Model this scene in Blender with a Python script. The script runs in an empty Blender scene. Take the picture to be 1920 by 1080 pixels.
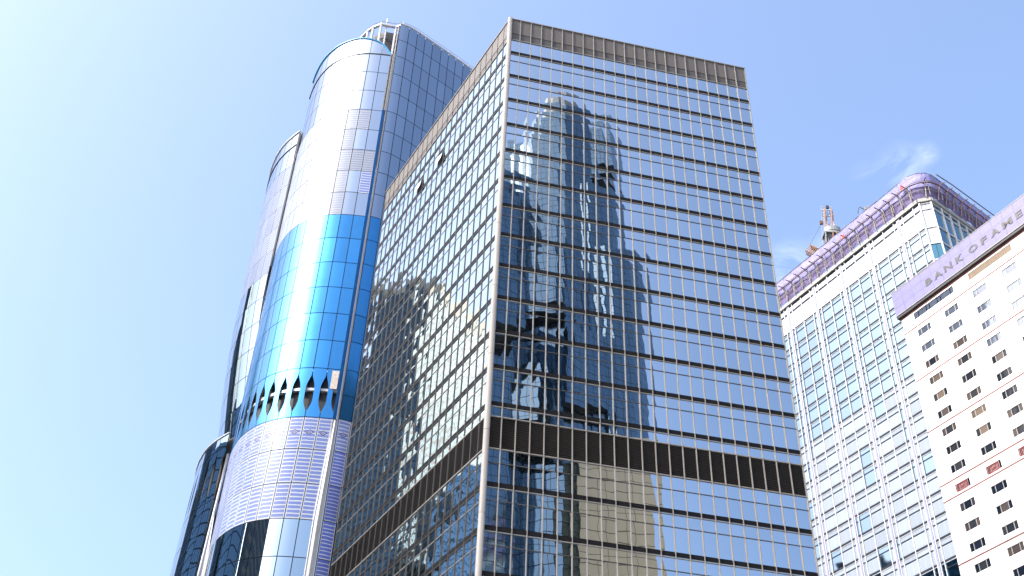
import bpy, math, random
import numpy as np
from mathutils import Vector, Matrix

random.seed(7)
R = math.radians
sc = bpy.context.scene
col = sc.collection

# ------------------------------------------------------------------ camera
FPX, PITCH, ROLL = 2179.096, R(40.174), R(2.597)
_r = Vector((1, 0, 0)); _w = Vector((0, math.cos(PITCH), math.sin(PITCH))); _u = Vector((0, -math.sin(PITCH), math.cos(PITCH)))
CR = math.cos(ROLL) * _r + math.sin(ROLL) * _u
CU = -math.sin(ROLL) * _r + math.cos(ROLL) * _u
CW = _w
cam_d = bpy.data.cameras.new('camera'); cam = bpy.data.objects.new('camera', cam_d); col.objects.link(cam)
cam_d.sensor_width = 36; cam_d.lens = 36 * FPX / 1920; cam_d.clip_start = .1; cam_d.clip_end = 20000
cam.matrix_world = Matrix(((CR.x, CU.x, -CW.x, 0), (CR.y, CU.y, -CW.y, 0), (CR.z, CU.z, -CW.z, 0), (0, 0, 0, 1)))
sc.camera = cam
GZ = -1.6                                    # street level (the eye is at z = 0)

# ------------------------------------------------------------------ sky, sun, exposure
SUN_AZ, SUN_EL = 62.5, 43.0                  # degrees left of "straight behind the camera", elevation
sd = Vector((-math.sin(R(SUN_AZ)) * math.cos(R(SUN_EL)), -math.cos(R(SUN_AZ)) * math.cos(R(SUN_EL)), math.sin(R(SUN_EL))))
world = bpy.data.worlds.new('World'); sc.world = world; world.use_nodes = True
nt = world.node_tree; nt.nodes.clear()
N = nt.nodes.new; LK = nt.links.new
wo = N('ShaderNodeOutputWorld'); bg = N('ShaderNodeBackground'); sky = N('ShaderNodeTexSky')
sky.sky_type = 'NISHITA'; sky.sun_disc = False; sky.sun_elevation = R(SUN_EL)
sky.sun_rotation = math.atan2(sd.x, sd.y)
sky.air_density = 1.0; sky.dust_density = 5.6; sky.ozone_density = 3.0; sky.altitude = 0
bg.inputs['Strength'].default_value = 0.15
# thin fair-weather wisps on the sky
tc = N('ShaderNodeTexCoord'); mp = N('ShaderNodeMapping'); mp.inputs['Scale'].default_value = (1, 1, 2.2)
nz = N('ShaderNodeTexNoise'); nz.inputs['Scale'].default_value = 12; nz.inputs['Detail'].default_value = 8; nz.inputs['Roughness'].default_value = .62; nz.inputs['Distortion'].default_value = 1.3
LK(tc.outputs['Generated'], mp.inputs['Vector']); LK(mp.outputs['Vector'], nz.inputs['Vector'])
def pix_dir(x, y):
    return (CW + CR * (x - 960) / FPX - CU * (y - 540) / FPX).normalized()
acc = None
for (x, y, wd, amp) in ((1690, 314, .026, .24), (1738, 288, .013, .2), (1625, 332, .018, .16), (1485, 500, .03, .26), (1550, 465, .02, .12)):
    d = pix_dir(x, y)
    vm = N('ShaderNodeVectorMath'); vm.operation = 'DISTANCE'; vm.inputs[1].default_value = d
    LK(tc.outputs['Generated'], vm.inputs[0])
    mr = N('ShaderNodeMapRange'); mr.interpolation_type = 'SMOOTHSTEP'
    mr.inputs['From Min'].default_value = 0; mr.inputs['From Max'].default_value = wd
    mr.inputs['To Min'].default_value = amp; mr.inputs['To Max'].default_value = 0
    LK(vm.outputs['Value'], mr.inputs['Value'])
    if acc is None: acc = mr.outputs[0]
    else:
        ad = N('ShaderNodeMath'); ad.operation = 'ADD'; LK(acc, ad.inputs[0]); LK(mr.outputs[0], ad.inputs[1]); acc = ad.outputs[0]
cr = N('ShaderNodeMapRange'); cr.inputs['From Min'].default_value = .42; cr.inputs['From Max'].default_value = .68
LK(nz.outputs['Fac'], cr.inputs['Value'])
mu = N('ShaderNodeMath'); mu.operation = 'MULTIPLY'; LK(acc, mu.inputs[0]); LK(cr.outputs[0], mu.inputs[1])
mx = N('ShaderNodeMix'); mx.data_type = 'RGBA'; mx.inputs[7].default_value = (4.6, 4.8, 5.2, 1)
LK(mu.outputs[0], mx.inputs[0]); LK(sky.outputs['Color'], mx.inputs[6])
LK(mx.outputs[2], bg.inputs['Color']); LK(bg.outputs['Background'], wo.inputs['Surface'])

sl = bpy.data.lights.new('sun', 'SUN'); sl.energy = 2.0; sl.angle = R(.53); sl.color = (1.0, .97, .935)
so = bpy.data.objects.new('sun', sl); col.objects.link(so)
so.rotation_euler = sd.to_track_quat('Z', 'Y').to_euler(); so.location = (-60, -40, 260)
sc.view_settings.view_transform = 'Standard'; sc.view_settings.look = 'None'
sc.view_settings.gamma = 1; sc.view_settings.use_curve_mapping = False
sc.view_settings.exposure = 1.66
sc.cycles.max_bounces = 8; sc.cycles.glossy_bounces = 5; sc.cycles.diffuse_bounces = 3
sc.cycles.use_denoising = True; sc.cycles.sample_clamp_indirect = 8

# ------------------------------------------------------------------ helpers
def project(P):
    z = P.dot(CW)
    if z <= .1: return None
    return (960 + FPX * P.dot(CR) / z, 540 - FPX * P.dot(CU) / z)
def on_z(x, y, z):
    d = pix_dir(x, y); return d * (z / d.z)
def px_area(quad):
    q = [project(Vector(v)) for v in quad]
    if any(a is None for a in q): return 0
    cx = sum(a[0] for a in q) / 4; cy = sum(a[1] for a in q) / 4
    if not (-10 < cx < 1930 and -10 < cy < 1090): return 0
    return abs(sum(q[i][0] * q[(i + 1) % 4][1] - q[(i + 1) % 4][0] * q[i][1] for i in range(4))) / 2

class MB:
    """collects boxes, quads, bars and tubes with UVs and material slots"""
    def __init__(s): s.v = []; s.f = []; s.m = []; s.uv = []; s.sm = []
    def quad(s, a, b, c, d, m=0, uv=((0, 0), (1, 0), (1, 1), (0, 1)), smooth=False):
        i = len(s.v); s.v += [tuple(a), tuple(b), tuple(c), tuple(d)]; s.f.append((i, i + 1, i + 2, i + 3)); s.m.append(m); s.uv.append(uv); s.sm.append(smooth)
    def box(s, x0, x1, y0, y1, z0, z1, m=0):
        A = [(x0, y0, z0), (x1, y0, z0), (x1, y1, z0), (x0, y1, z0), (x0, y0, z1), (x1, y0, z1), (x1, y1, z1), (x0, y1, z1)]
        i = len(s.v); s.v += A
        for f in ((0, 1, 5, 4), (1, 2, 6, 5), (2, 3, 7, 6), (3, 0, 4, 7), (4, 5, 6, 7), (3, 2, 1, 0)):
            s.f.append(tuple(i + k for k in f)); s.m.append(m); s.uv.append(((0, 0), (1, 0), (1, 1), (0, 1))); s.sm.append(False)
    def hexa(s, A, m=0):
        i = len(s.v); s.v += [tuple(a) for a in A]
        for f in ((0, 1, 5, 4), (1, 2, 6, 5), (2, 3, 7, 6), (3, 0, 4, 7), (4, 5, 6, 7), (3, 2, 1, 0)):
            s.f.append(tuple(i + k for k in f)); s.m.append(m); s.uv.append(((0, 0), (1, 0), (1, 1), (0, 1))); s.sm.append(False)
    def tube(s, pts, r, n=8, m=0, cap=True):
        pts = [Vector(p) for p in pts]; rs = r if isinstance(r, (list, tuple)) else [r] * len(pts)
        rings = []
        for k, p in enumerate(pts):
            t = (pts[min(k + 1, len(pts) - 1)] - pts[max(k - 1, 0)]).normalized()
            a = t.cross(Vector((0, 0, 1)))
            if a.length < .05: a = t.cross(Vector((1, 0, 0)))
            a.normalize(); b = t.cross(a)
            i = len(s.v)
            for j in range(n):
                th = 2 * math.pi * (j + .5) / n
                s.v.append(tuple(p + a * math.cos(th) * rs[k] + b * math.sin(th) * rs[k]))
            rings.append(i)
        for k in range(len(rings) - 1):
            for j in range(n):
                s.f.append((rings[k] + j, rings[k] + (j + 1) % n, rings[k + 1] + (j + 1) % n, rings[k + 1] + j)); s.m.append(m)
                s.uv.append(((0, 0), (1, 0), (1, 1), (0, 1))); s.sm.append(n > 6)
        if cap:
            for q in (rings[0], rings[-1]):
                s.f.append(tuple(q + j for j in range(n))); s.m.append(m); s.uv.append(tuple((0, 0) for _ in range(n))); s.sm.append(False)
    def poly_prism(s, pts, z0, z1, m=0, mtop=None):
        n = len(pts); i = len(s.v)
        s.v += [(x, y, z0) for x, y in pts] + [(x, y, z1) for x, y in pts]
        for k in range(n):
            j = (k + 1) % n
            s.f.append((i + k, i + j, i + n + j, i + n + k)); s.m.append(m); s.uv.append(((0, 0), (1, 0), (1, 1), (0, 1))); s.sm.append(False)
        s.f.append(tuple(i + n + k for k in range(n))); s.m.append(m if mtop is None else mtop); s.uv.append(tuple((0, 0) for _ in range(n))); s.sm.append(False)
    def mesh(s, name, mats):
        me = bpy.data.meshes.new(name); me.from_pydata(s.v, [], s.f)
        for m in mats: me.materials.append(m)
        me.polygons.foreach_set('material_index', s.m)
        me.polygons.foreach_set('use_smooth', s.sm)
        ul = me.uv_layers.new(name='UVMap')
        flat = [c for f in s.uv for uv in f for c in uv]
        ul.data.foreach_set('uv', flat)
        me.update(); return me

def empty(name, loc, label, cat, group=None):
    o = bpy.data.objects.new(name, None); col.objects.link(o); o.location = loc; o.empty_display_size = 2
    o['label'] = label; o['category'] = cat
    if group: o['group'] = group
    return o
def put(me, name, parent, loc=None, rz=0, kind=None, label=None):
    """link a mesh as a part; loc is a WORLD position, or None when the mesh already holds world coordinates"""
    o = bpy.data.objects.new(name, me); col.objects.link(o); o.parent = parent
    base = Vector((0, 0, 0)); q = parent
    while q is not None: base += Vector(q.location); q = q.parent
    o.location = (Vector(loc) if loc is not None else Vector((0, 0, 0))) - base
    o.rotation_euler = (0, 0, rz)
    if kind: o['kind'] = kind
    if label: o['label'] = label
    return o
def part(mb, name, mats, parent, **k):
    if not isinstance(mats, (list, tuple)): mats = [mats]
    return put(mb.mesh(name, mats), name, parent, **k)
class Frame:
    """a vertical facade: x along the wall, -y outwards, z up; origin on the wall line"""
    def __init__(s, ox, oy, ang): s.o = Vector((ox, oy, 0)); s.a = ang; s.x = Vector((math.cos(ang), math.sin(ang), 0)); s.n = Vector((math.sin(ang), -math.cos(ang), 0))
    def P(s, x, out, z): return s.o + s.x * x + s.n * out + Vector((0, 0, z))

# ------------------------------------------------------------------ materials
def new_mat(name):
    m = bpy.data.materials.new(name); m.use_nodes = True
    return m, m.node_tree, m.node_tree.nodes['Principled BSDF']
def nd(t, typ, **k):
    n = t.nodes.new(typ)
    for a, v in k.items(): setattr(n, a, v)
    return n
def plain(name, c, rough=.5, metal=0, var=.12, scale=2.0, bump=0, spec=.5, streak=0):
    m, t, b = new_mat(name)
    tcn = nd(t, 'ShaderNodeNewGeometry'); mpn = nd(t, 'ShaderNodeMapping')
    mpn.inputs['Scale'].default_value = (1, 1, .25 if streak else 1)
    t.links.new(tcn.outputs['Position'], mpn.inputs['Vector'])
    n = nd(t, 'ShaderNodeTexNoise'); n.inputs['Scale'].default_value = scale; n.inputs['Detail'].default_value = 6; n.inputs['Roughness'].default_value = .6
    t.links.new(mpn.outputs['Vector'], n.inputs['Vector'])
    r = nd(t, 'ShaderNodeMapRange'); r.inputs['From Min'].default_value = .3; r.inputs['From Max'].default_value = .7
    r.inputs['To Min'].default_value = 1 - var; r.inputs['To Max'].default_value = 1 + var * .6
    t.links.new(n.outputs['Fac'], r.inputs['Value'])
    oi = nd(t, 'ShaderNodeObjectInfo'); r2 = nd(t, 'ShaderNodeMapRange'); r2.inputs['To Min'].default_value = 1 - var * .5; r2.inputs['To Max'].default_value = 1 + var * .4
    t.links.new(oi.outputs['Random'], r2.inputs['Value'])
    mm = nd(t, 'ShaderNodeMath', operation='MULTIPLY'); t.links.new(r.outputs[0], mm.inputs[0]); t.links.new(r2.outputs[0], mm.inputs[1])
    v = nd(t, 'ShaderNodeVectorMath', operation='SCALE'); v.inputs[0].default_value = c; t.links.new(mm.outputs[0], v.inputs['Scale'])
    t.links.new(v.outputs[0], b.inputs['Base Color'])
    b.inputs['Roughness'].default_value = rough; b.inputs['Metallic'].default_value = metal; b.inputs['Specular IOR Level'].default_value = spec
    if bump:
        bn = nd(t, 'ShaderNodeBump'); bn.inputs['Strength'].default_value = bump; bn.inputs['Distance'].default_value = .05
        t.links.new(n.outputs['Fac'], bn.inputs['Height']); t.links.new(bn.outputs[0], b.inputs['Normal'])
    return m
def pane_random(t):
    g = nd(t, 'ShaderNodeNewGeometry'); oi = nd(t, 'ShaderNodeObjectInfo')
    a = nd(t, 'ShaderNodeMath', operation='ADD'); t.links.new(g.outputs['Random Per Island'], a.inputs[0]); t.links.new(oi.outputs['Random'], a.inputs[1])
    fr = nd(t, 'ShaderNodeMath', operation='FRACT'); t.links.new(a.outputs[0], fr.inputs[0])
    return g, fr.outputs[0]
def wavy_normal(t, b, g, rnd, wave, wscale, pillow, tan, stretch=1.0):
    """real panes are never flat: slow ripples plus a slight pillow, different on every pane"""
    mpn = nd(t, 'ShaderNodeMapping'); mpn.inputs['Scale'].default_value = (1, 1, stretch); t.links.new(g.outputs['Position'], mpn.inputs['Vector'])
    n = nd(t, 'ShaderNodeTexNoise', noise_dimensions='4D'); n.inputs['Scale'].default_value = wscale; n.inputs['Detail'].default_value = 1.5; n.inputs['Roughness'].default_value = .45
    t.links.new(mpn.outputs[0], n.inputs['Vector'])
    w = nd(t, 'ShaderNodeMath', operation='MULTIPLY'); w.inputs[1].default_value = 37; t.links.new(rnd, w.inputs[0]); t.links.new(w.outputs[0], n.inputs['W'])
    s = nd(t, 'ShaderNodeVectorMath', operation='SUBTRACT'); t.links.new(n.outputs['Color'], s.inputs[0]); s.inputs[1].default_value = (.5, .5, .5)
    sc1 = nd(t, 'ShaderNodeVectorMath', operation='SCALE'); t.links.new(s.outputs[0], sc1.inputs[0]); sc1.inputs['Scale'].default_value = wave
    ad = nd(t, 'ShaderNodeVectorMath', operation='ADD'); t.links.new(g.outputs['Normal'], ad.inputs[0]); t.links.new(sc1.outputs[0], ad.inputs[1])
    out = ad.outputs[0]
    # every pane sits a little out of plane
    wn = nd(t, 'ShaderNodeTexWhiteNoise', noise_dimensions='1D'); t.links.new(w.outputs[0], wn.inputs['W'])
    s2 = nd(t, 'ShaderNodeVectorMath', operation='SUBTRACT'); t.links.new(wn.outputs['Color'], s2.inputs[0]); s2.inputs[1].default_value = (.5, .5, .5)
    sc2 = nd(t, 'ShaderNodeVectorMath', operation='SCALE'); t.links.new(s2.outputs[0], sc2.inputs[0]); sc2.inputs['Scale'].default_value = wave * .5
    a2 = nd(t, 'ShaderNodeVectorMath', operation='ADD'); t.links.new(out, a2.inputs[0]); t.links.new(sc2.outputs[0], a2.inputs[1]); out = a2.outputs[0]
    if pillow:
        uv = nd(t, 'ShaderNodeUVMap'); sp = nd(t, 'ShaderNodeSeparateXYZ'); t.links.new(uv.outputs[0], sp.inputs[0])
        for k, vec in ((0, tan), (1, (0, 0, 1))):
            m1 = nd(t, 'ShaderNodeMath', operation='SUBTRACT'); t.links.new(sp.outputs[k], m1.inputs[0]); m1.inputs[1].default_value = .5
            v = nd(t, 'ShaderNodeVectorMath', operation='SCALE'); v.inputs[0].default_value = [c * pillow for c in vec]; t.links.new(m1.outputs[0], v.inputs['Scale'])
            a3 = nd(t, 'ShaderNodeVectorMath', operation='ADD'); t.links.new(out, a3.inputs[0]); t.links.new(v.outputs[0], a3.inputs[1]); out = a3.outputs[0]
    no = nd(t, 'ShaderNodeVectorMath', operation='NORMALIZE'); t.links.new(out, no.inputs[0]); t.links.new(no.outputs[0], b.inputs['Normal'])
def glass(name, c, rough=.02, metal=1.0, wave=.006, wscale=.6, pillow=0, tan=(1, 0, 0), var=.06, stretch=1.0, spec=.5):
    """coated curtain-wall glass: mirrors the sky and the street, tinted"""
    m, t, b = new_mat(name)
    g, rnd = pane_random(t)
    r = nd(t, 'ShaderNodeMapRange'); r.inputs['To Min'].default_value = 1 - var; r.inputs['To Max'].default_value = 1 + var; t.links.new(rnd, r.inputs['Value'])
    v = nd(t, 'ShaderNodeVectorMath', operation='SCALE'); v.inputs[0].default_value = c; t.links.new(r.outputs[0], v.inputs['Scale'])
    t.links.new(v.outputs[0], b.inputs['Base Color'])
    b.inputs['Metallic'].default_value = metal; b.inputs['Roughness'].default_value = rough; b.inputs['Specular IOR Level'].default_value = spec
    wavy_normal(t, b, g, rnd, wave, wscale, pillow, tan, stretch)
    return m
def film(name, base, stripe, n, frac, rough, metal=0, vborder=.06, wave=.05, wscale=1.5, emblem=False, nv=0, spec=.5, fade=.0):
    """protective film still on the panes: printed white bands over a coloured sheet"""
    m, t, b = new_mat(name)
    g, rnd = pane_random(t)
    uv = nd(t, 'ShaderNodeUVMap'); sp = nd(t, 'ShaderNodeSeparateXYZ'); t.links.new(uv.outputs[0], sp.inputs[0])
    def M(op, a, bb=None, c=None):
        q = nd(t, 'ShaderNodeMath', operation=op)
        for i, x in enumerate((a, bb, c)):
            if x is None: continue
            if isinstance(x, (int, float)): q.inputs[i].default_value = x
            else: t.links.new(x, q.inputs[i])
        return q.outputs[0]
    u, vv = sp.outputs[0], sp.outputs[1]
    # slight sag of the printed bands
    nz2 = nd(t, 'ShaderNodeTexNoise'); nz2.inputs['Scale'].default_value = 1.2; nz2.inputs['Detail'].default_value = 3; t.links.new(g.outputs['Position'], nz2.inputs['Vector'])
    vj = M('ADD', vv, M('MULTIPLY', M('SUBTRACT', nz2.outputs['Fac'], .5), .03))
    s1 = M('LESS_THAN', M('FRACT', M('MULTIPLY', vj, n)), frac)
    eb = M('GREATER_THAN', M('ABSOLUTE', M('SUBTRACT', u, .5)), .5 - vborder)
    mask = M('MAXIMUM', s1, eb)
    if nv: mask = M('MAXIMUM', mask, M('LESS_THAN', M('FRACT', M('MULTIPLY', u, nv)), .1))
    mixc = nd(t, 'ShaderNodeMix', data_type='RGBA'); mixc.inputs[6].default_value = (*base, 1); mixc.inputs[7].default_value = (*stripe, 1)
    t.links.new(mask, mixc.inputs[0]); colr = mixc.outputs[2]
    if emblem:
        du = M('ABSOLUTE', M('SUBTRACT', u, .5)); dv = M('ABSOLUTE', M('SUBTRACT', vv, .52))
        dd = M('ADD', M('MULTIPLY', du, 1 / .34), M('MULTIPLY', dv, 1 / .092))
        ring = M('MULTIPLY', M('LESS_THAN', dd, 1.0), M('GREATER_THAN', dd, .7))
        # the looped letters inside the lozenge
        def loop(cu, ru, rv, open_r):
            e = M('SQRT', M('ADD', M('POWER', M('MULTIPLY', M('SUBTRACT', u, cu), 1 / ru), 2), M('POWER', M('MULTIPLY', M('SUBTRACT', vv, .52), 1 / rv), 2)))
            k = M('MULTIPLY', M('LESS_THAN', e, 1.0), M('GREATER_THAN', e, .62))
            return M('MULTIPLY', k, M('LESS_THAN', u, cu + open_r * ru))
        let = M('MAXIMUM', loop(.43, .07, .036, .5), loop(.57, .07, .036, .5))
        bar = M('MULTIPLY', M('LESS_THAN', M('ABSOLUTE', M('SUBTRACT', vv, .52)), .006), M('LESS_THAN', M('ABSOLUTE', M('SUBTRACT', u, .5)), .1))
        em = M('MAXIMUM', M('MAXIMUM', ring, let), bar)
        inside = M('LESS_THAN', dd, 1.0)
        m3 = nd(t, 'ShaderNodeMix', data_type='RGBA'); t.links.new(inside, m3.inputs[0]); t.links.new(colr, m3.inputs[6]); m3.inputs[7].default_value = (*[.5 * (a + bq) for a, bq in zip(base, stripe)], 1)
        m2 = nd(t, 'ShaderNodeMix', data_type='RGBA'); t.links.new(em, m2.inputs[0]); t.links.new(m3.outputs[2], m2.inputs[6]); m2.inputs[7].default_value = (.035, .022, .10, 1); colr = m2.outputs[2]
    r = nd(t, 'ShaderNodeMapRange'); r.inputs['To Min'].default_value = .86; r.inputs['To Max'].default_value = 1.08; t.links.new(rnd, r.inputs['Value'])
    vs = nd(t, 'ShaderNodeVectorMath', operation='SCALE'); t.links.new(colr, vs.inputs[0]); t.links.new(r.outputs[0], vs.inputs['Scale'])
    t.links.new(vs.outputs[0], b.inputs['Base Color'])
    b.inputs['Roughness'].default_value = rough; b.inputs['Metallic'].default_value = metal; b.inputs['Specular IOR Level'].default_value = spec
    wavy_normal(t, b, g, rnd, wave, wscale, 0, None, 2.5)
    return m

AR, AL = R(11.472), R(118.464)
M_ = {}
M_['a_glass_r'] = glass('coated_glass_street_side', (.46, .52, .57), .012, 1, .013, .75, .016, (math.cos(AR), math.sin(AR), 0), .04)
M_['a_glass_l'] = glass('coated_glass_side_street', (.62, .70, .71), .012, 1, .03, 1.1, .012, (math.cos(AL), math.sin(AL), 0), .03)
M_['a_alu'] = plain('bronze_and_shaded_aluminium', (.065, .06, .056), .45, .25, .1, .6, streak=1)  # bronze grey parts, plus the shade tone of the side-face mullions
M_['a_alu_light'] = plain('pale_grey_aluminium', (.21, .198, .182), .42, .2, .08, .5, streak=1)
M_['a_dark'] = plain('black_spandrel', (.006, .006, .007), .6, 0, .2, 2, spec=.12)
M_['a_parapet'] = plain('dark_bronze_panel', (.085, .075, .067), .6, 0, .12, 1.5, streak=1)
M_['a_parapet_low'] = plain('darker_bronze_panel', (.055, .049, .045), .6, 0, .12, 1.5)
M_['a_louver'] = plain('louver_bronze', (.028, .0245, .0215), .5, .1, .15, 2)
M_['a_core'] = plain('dark_core', (.03, .032, .035), .7, 0, .2, .5)
M_['h_glass'] = glass('curved_pale_glass', (.31, .36, .42), .05, 1, .014, .4, 0, (1, 0, 0), .08)
M_['h_glass_clear'] = glass('curved_clear_glass', (.27, .34, .39), .015, 1, .012, .5, 0, (1, 0, 0), .05, .5)
M_['h_blue'] = glass('blue_film_pane', (.033, .19, .42), .22, .72, .03, .7, 0, (1, 0, 0), .1)
M_['h_blue_pipe'] = plain('blue_wrapped_pipe', (.012, .14, .45), .3, .3, .08, 1)
M_['h_film_white'] = film('pale_striped_film', (.175, .205, .285), (.28, .30, .34), 9, .42, .28, 0, .05, .06, 1.6, spec=.35)
M_['h_film_lav'] = film('lavender_striped_film', (.12, .165, .38), (.40, .425, .47), 8.5, .3, .3, 0, .06, .05, 1.6, spec=.3)
M_['h_film_blue'] = film('bluish_striped_film', (.075, .11, .36), (.36, .38, .43), 10, .24, .32, 0, .05, .05, 1.6, spec=.3)
M_['h_film_logo'] = film('lavender_film_with_lozenge', (.125, .17, .38), (.40, .425, .47), 8.5, .26, .3, 0, .06, .05, 1.6, True, spec=.3)
M_['h_film_l'] = film('blue_grey_striped_film', (.075, .105, .22), (.21, .235, .285), 8.5, .36, .3, 0, .06, .05, 1.6, spec=.25)
M_['h_silver'] = plain('silver_pipe', (.46, .47, .49), .32, .2, .06, .6)
M_['h_fin'] = plain('brushed_fin', (.2, .205, .215), .4, .2, .1, .6)
M_['h_white'] = plain('white_fin', (.42, .425, .44), .4, .1, .06, .6)
M_['h_frame'] = plain('grey_joint', (.045, .05, .065), .5, .2, .1, 1)
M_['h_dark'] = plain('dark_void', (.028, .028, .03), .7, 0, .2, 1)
M_['h_tape'] = plain('cyan_edge_sheet', (.015, .22, .42), .5, 0, .15, 2, bump=.3)
M_['h_concrete'] = plain('raw_concrete', (.42, .40, .37), .8, 0, .2, 1.2)
M_['h_board'] = plain('bare_board', (.50, .44, .38), .8, 0, .25, 3)
M_['b_glass'] = glass('cyan_tower_glass', (.225, .295, .345), .03, 1, .008, .4, 0, (1, 0, 0), .07)
M_['b_glass_dark'] = glass('teal_and_shaded_glass', (.10, .22, .27), .03, 1, .008, .4, 0, (1, 0, 0), .1)  # low teal panes, and the right face with its shade in the tint
M_['b_film'] = film('white_film_on_tower_glass', (.13, .18, .25), (.255, .28, .31), 7, .58, .4, 0, .08, .03, 1, nv=2, spec=.25)
M_['b_film_top'] = film('clean_white_film', (.36, .385, .42), (.42, .43, .44), 7, .5, .4, 0, .06, .03, 1, nv=3, spec=.25)
M_['b_mull'] = plain('white_mullion', (.46, .465, .49), .4, .1, .05, 1)
M_['b_mull_lav'] = plain('lavender_taped_mullion', (.25, .25, .42), .45, .1, .08, 1)
M_['b_line'] = plain('shadow_ledge_blue_grey', (.012, .018, .03), .6, 0, .2, 1, spec=.15)
M_['b_cornice'] = plain('pale_cornice', (.26, .255, .235), .6, 0, .08, .8)
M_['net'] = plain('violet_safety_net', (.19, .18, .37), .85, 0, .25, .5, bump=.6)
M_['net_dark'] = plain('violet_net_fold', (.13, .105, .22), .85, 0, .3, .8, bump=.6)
M_['bamboo'] = plain('reddish_brown_pole', (.10, .055, .05), .7, 0, .25, 2)
M_['pink'] = plain('faded_pink_strut', (.28, .19, .19), .7, 0, .2, 2)
M_['grey_pole'] = plain('weathered_pole', (.2, .185, .17), .7, 0, .2, 2)
M_['orange'] = plain('faded_orange_steel', (.26, .14, .085), .6, .1, .2, 2)
M_['steel_grey'] = plain('grey_machine_steel', (.24, .245, .25), .5, .2, .12, 1)
M_['crane_dark'] = plain('dark_machine', (.05, .05, .055), .5, .2, .2, 2)
M_['red_flag'] = plain('red_cloth', (.55, .06, .04), .8, 0, .1, 2)
M_['w_wall'] = plain('white_rendered_wall', (.80, .80, .79), .75, 0, .05, .35, bump=.05, streak=1)
M_['w_reveal'] = plain('window_reveal', (.16, .14, .12), .7, 0, .1, 1)
M_['w_red'] = plain('dull_red_band', (.17, .05, .045), .7, 0, .25, .6)
M_['w_frame'] = plain('pale_window_bar', (.24, .23, .22), .5, .1, .08, 1)
M_['w_sign'] = plain('lavender_sign_tiles', (.12, .115, .24), .5, 0, .1, 1.5)
M_['w_letter'] = plain('grey_metal_letter', (.06, .058, .06), .5, .3, .1, 1)
M_['w_black'] = plain('black_soffit', (.02, .02, .024), .5, 0, .2, 1)
M_['w_lattice'] = plain('red_lattice', (.24, .035, .04), .55, 0, .15, 2)
M_['w_pink'] = plain('pink_lattice', (.34, .18, .18), .55, 0, .1, 2)
M_['w_p0'] = glass('dark_hotel_pane', (.008, .009, .012), .04, 0, .01, .7, 0, (1, 0, 0), .3)
M_['w_p1'] = glass('brown_curtained_pane', (.055, .042, .034), .12, 0, .01, .7, 0, (1, 0, 0), .3)
M_['w_p2'] = glass('tan_curtained_pane', (.10, .075, .056), .15, 0, .01, .7, 0, (1, 0, 0), .3)
M_['w_p3'] = glass('sky_reflecting_pane', (.17, .19, .225), .03, .75, .012, .8, 0, (1, 0, 0), .1)
M_['w_p4'] = glass('grey_pane', (.022, .022, .022), .06, 0, .01, .7, 0, (1, 0, 0), .3)
M_['w_p5'] = glass('pale_pink_pane', (.24, .15, .15), .3, 0, .01, .7, 0, (1, 0, 0), .1)
M_['w_louver'] = plain('tan_louver', (.21, .155, .105), .6, 0, .12, 1)
M_['stone'] = plain('beige_stone', (.46, .40, .31), .7, 0, .15, .3)
M_['ground'] = plain('street_paving', (.22, .21, .20), .85, 0, .2, .15)

# ------------------------------------------------------------------ ground
mb = MB(); mb.quad((-6000, -6000, GZ), (6000, -6000, GZ), (6000, 6000, GZ), (-6000, 6000, GZ))
g = bpy.data.objects.new('ground', mb.mesh('ground', [M_['ground']])); col.objects.link(g); g['kind'] = 'structure'

# ================================================================== A: dark curtain-wall tower
CX, CY = -1.599, 83.25
WR, WL, NR, NL = 1.25433, 1.3993, 23, 24
fr = Frame(CX, CY, AR)
dL = Vector((math.cos(AL), math.sin(AL), 0))
flo = Vector((CX, CY, 0)) + dL * (WL * NL)
fl = Frame(flo.x, flo.y, AL - math.pi)          # x runs from the far end to the corner
tower = empty('office_tower', (CX, CY, GZ), 'dark glass office block with brown parapet and louvre band, nearest and in the middle', 'office tower')
ZK = lambda k: 105.25 - 4.0 * k
PT, PB = 111.2, 107.55                            # parapet top, bottom
LT, LB = 55.85, 52.7                              # louvre band
KMAX = 18
# core
def A_corner(t, s, inset):
    return Vector((CX, CY, 0)) + fr.x * t + dL * s
ins = .16
c0 = Vector((CX, CY, 0)) - fr.n * ins - fl.n * ins * 1.1
c1 = c0 + fr.x * (WR * NR - .2); c2 = c1 + dL * (WL * NL - .2); c3 = c0 + dL * (WL * NL - .2)
mb = MB(); mb.poly_prism([(c.x, c.y) for c in (c0, c1, c2, c3)], GZ, PT - .5)
part(mb, 'core', M_['a_core'], tower)
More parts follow.
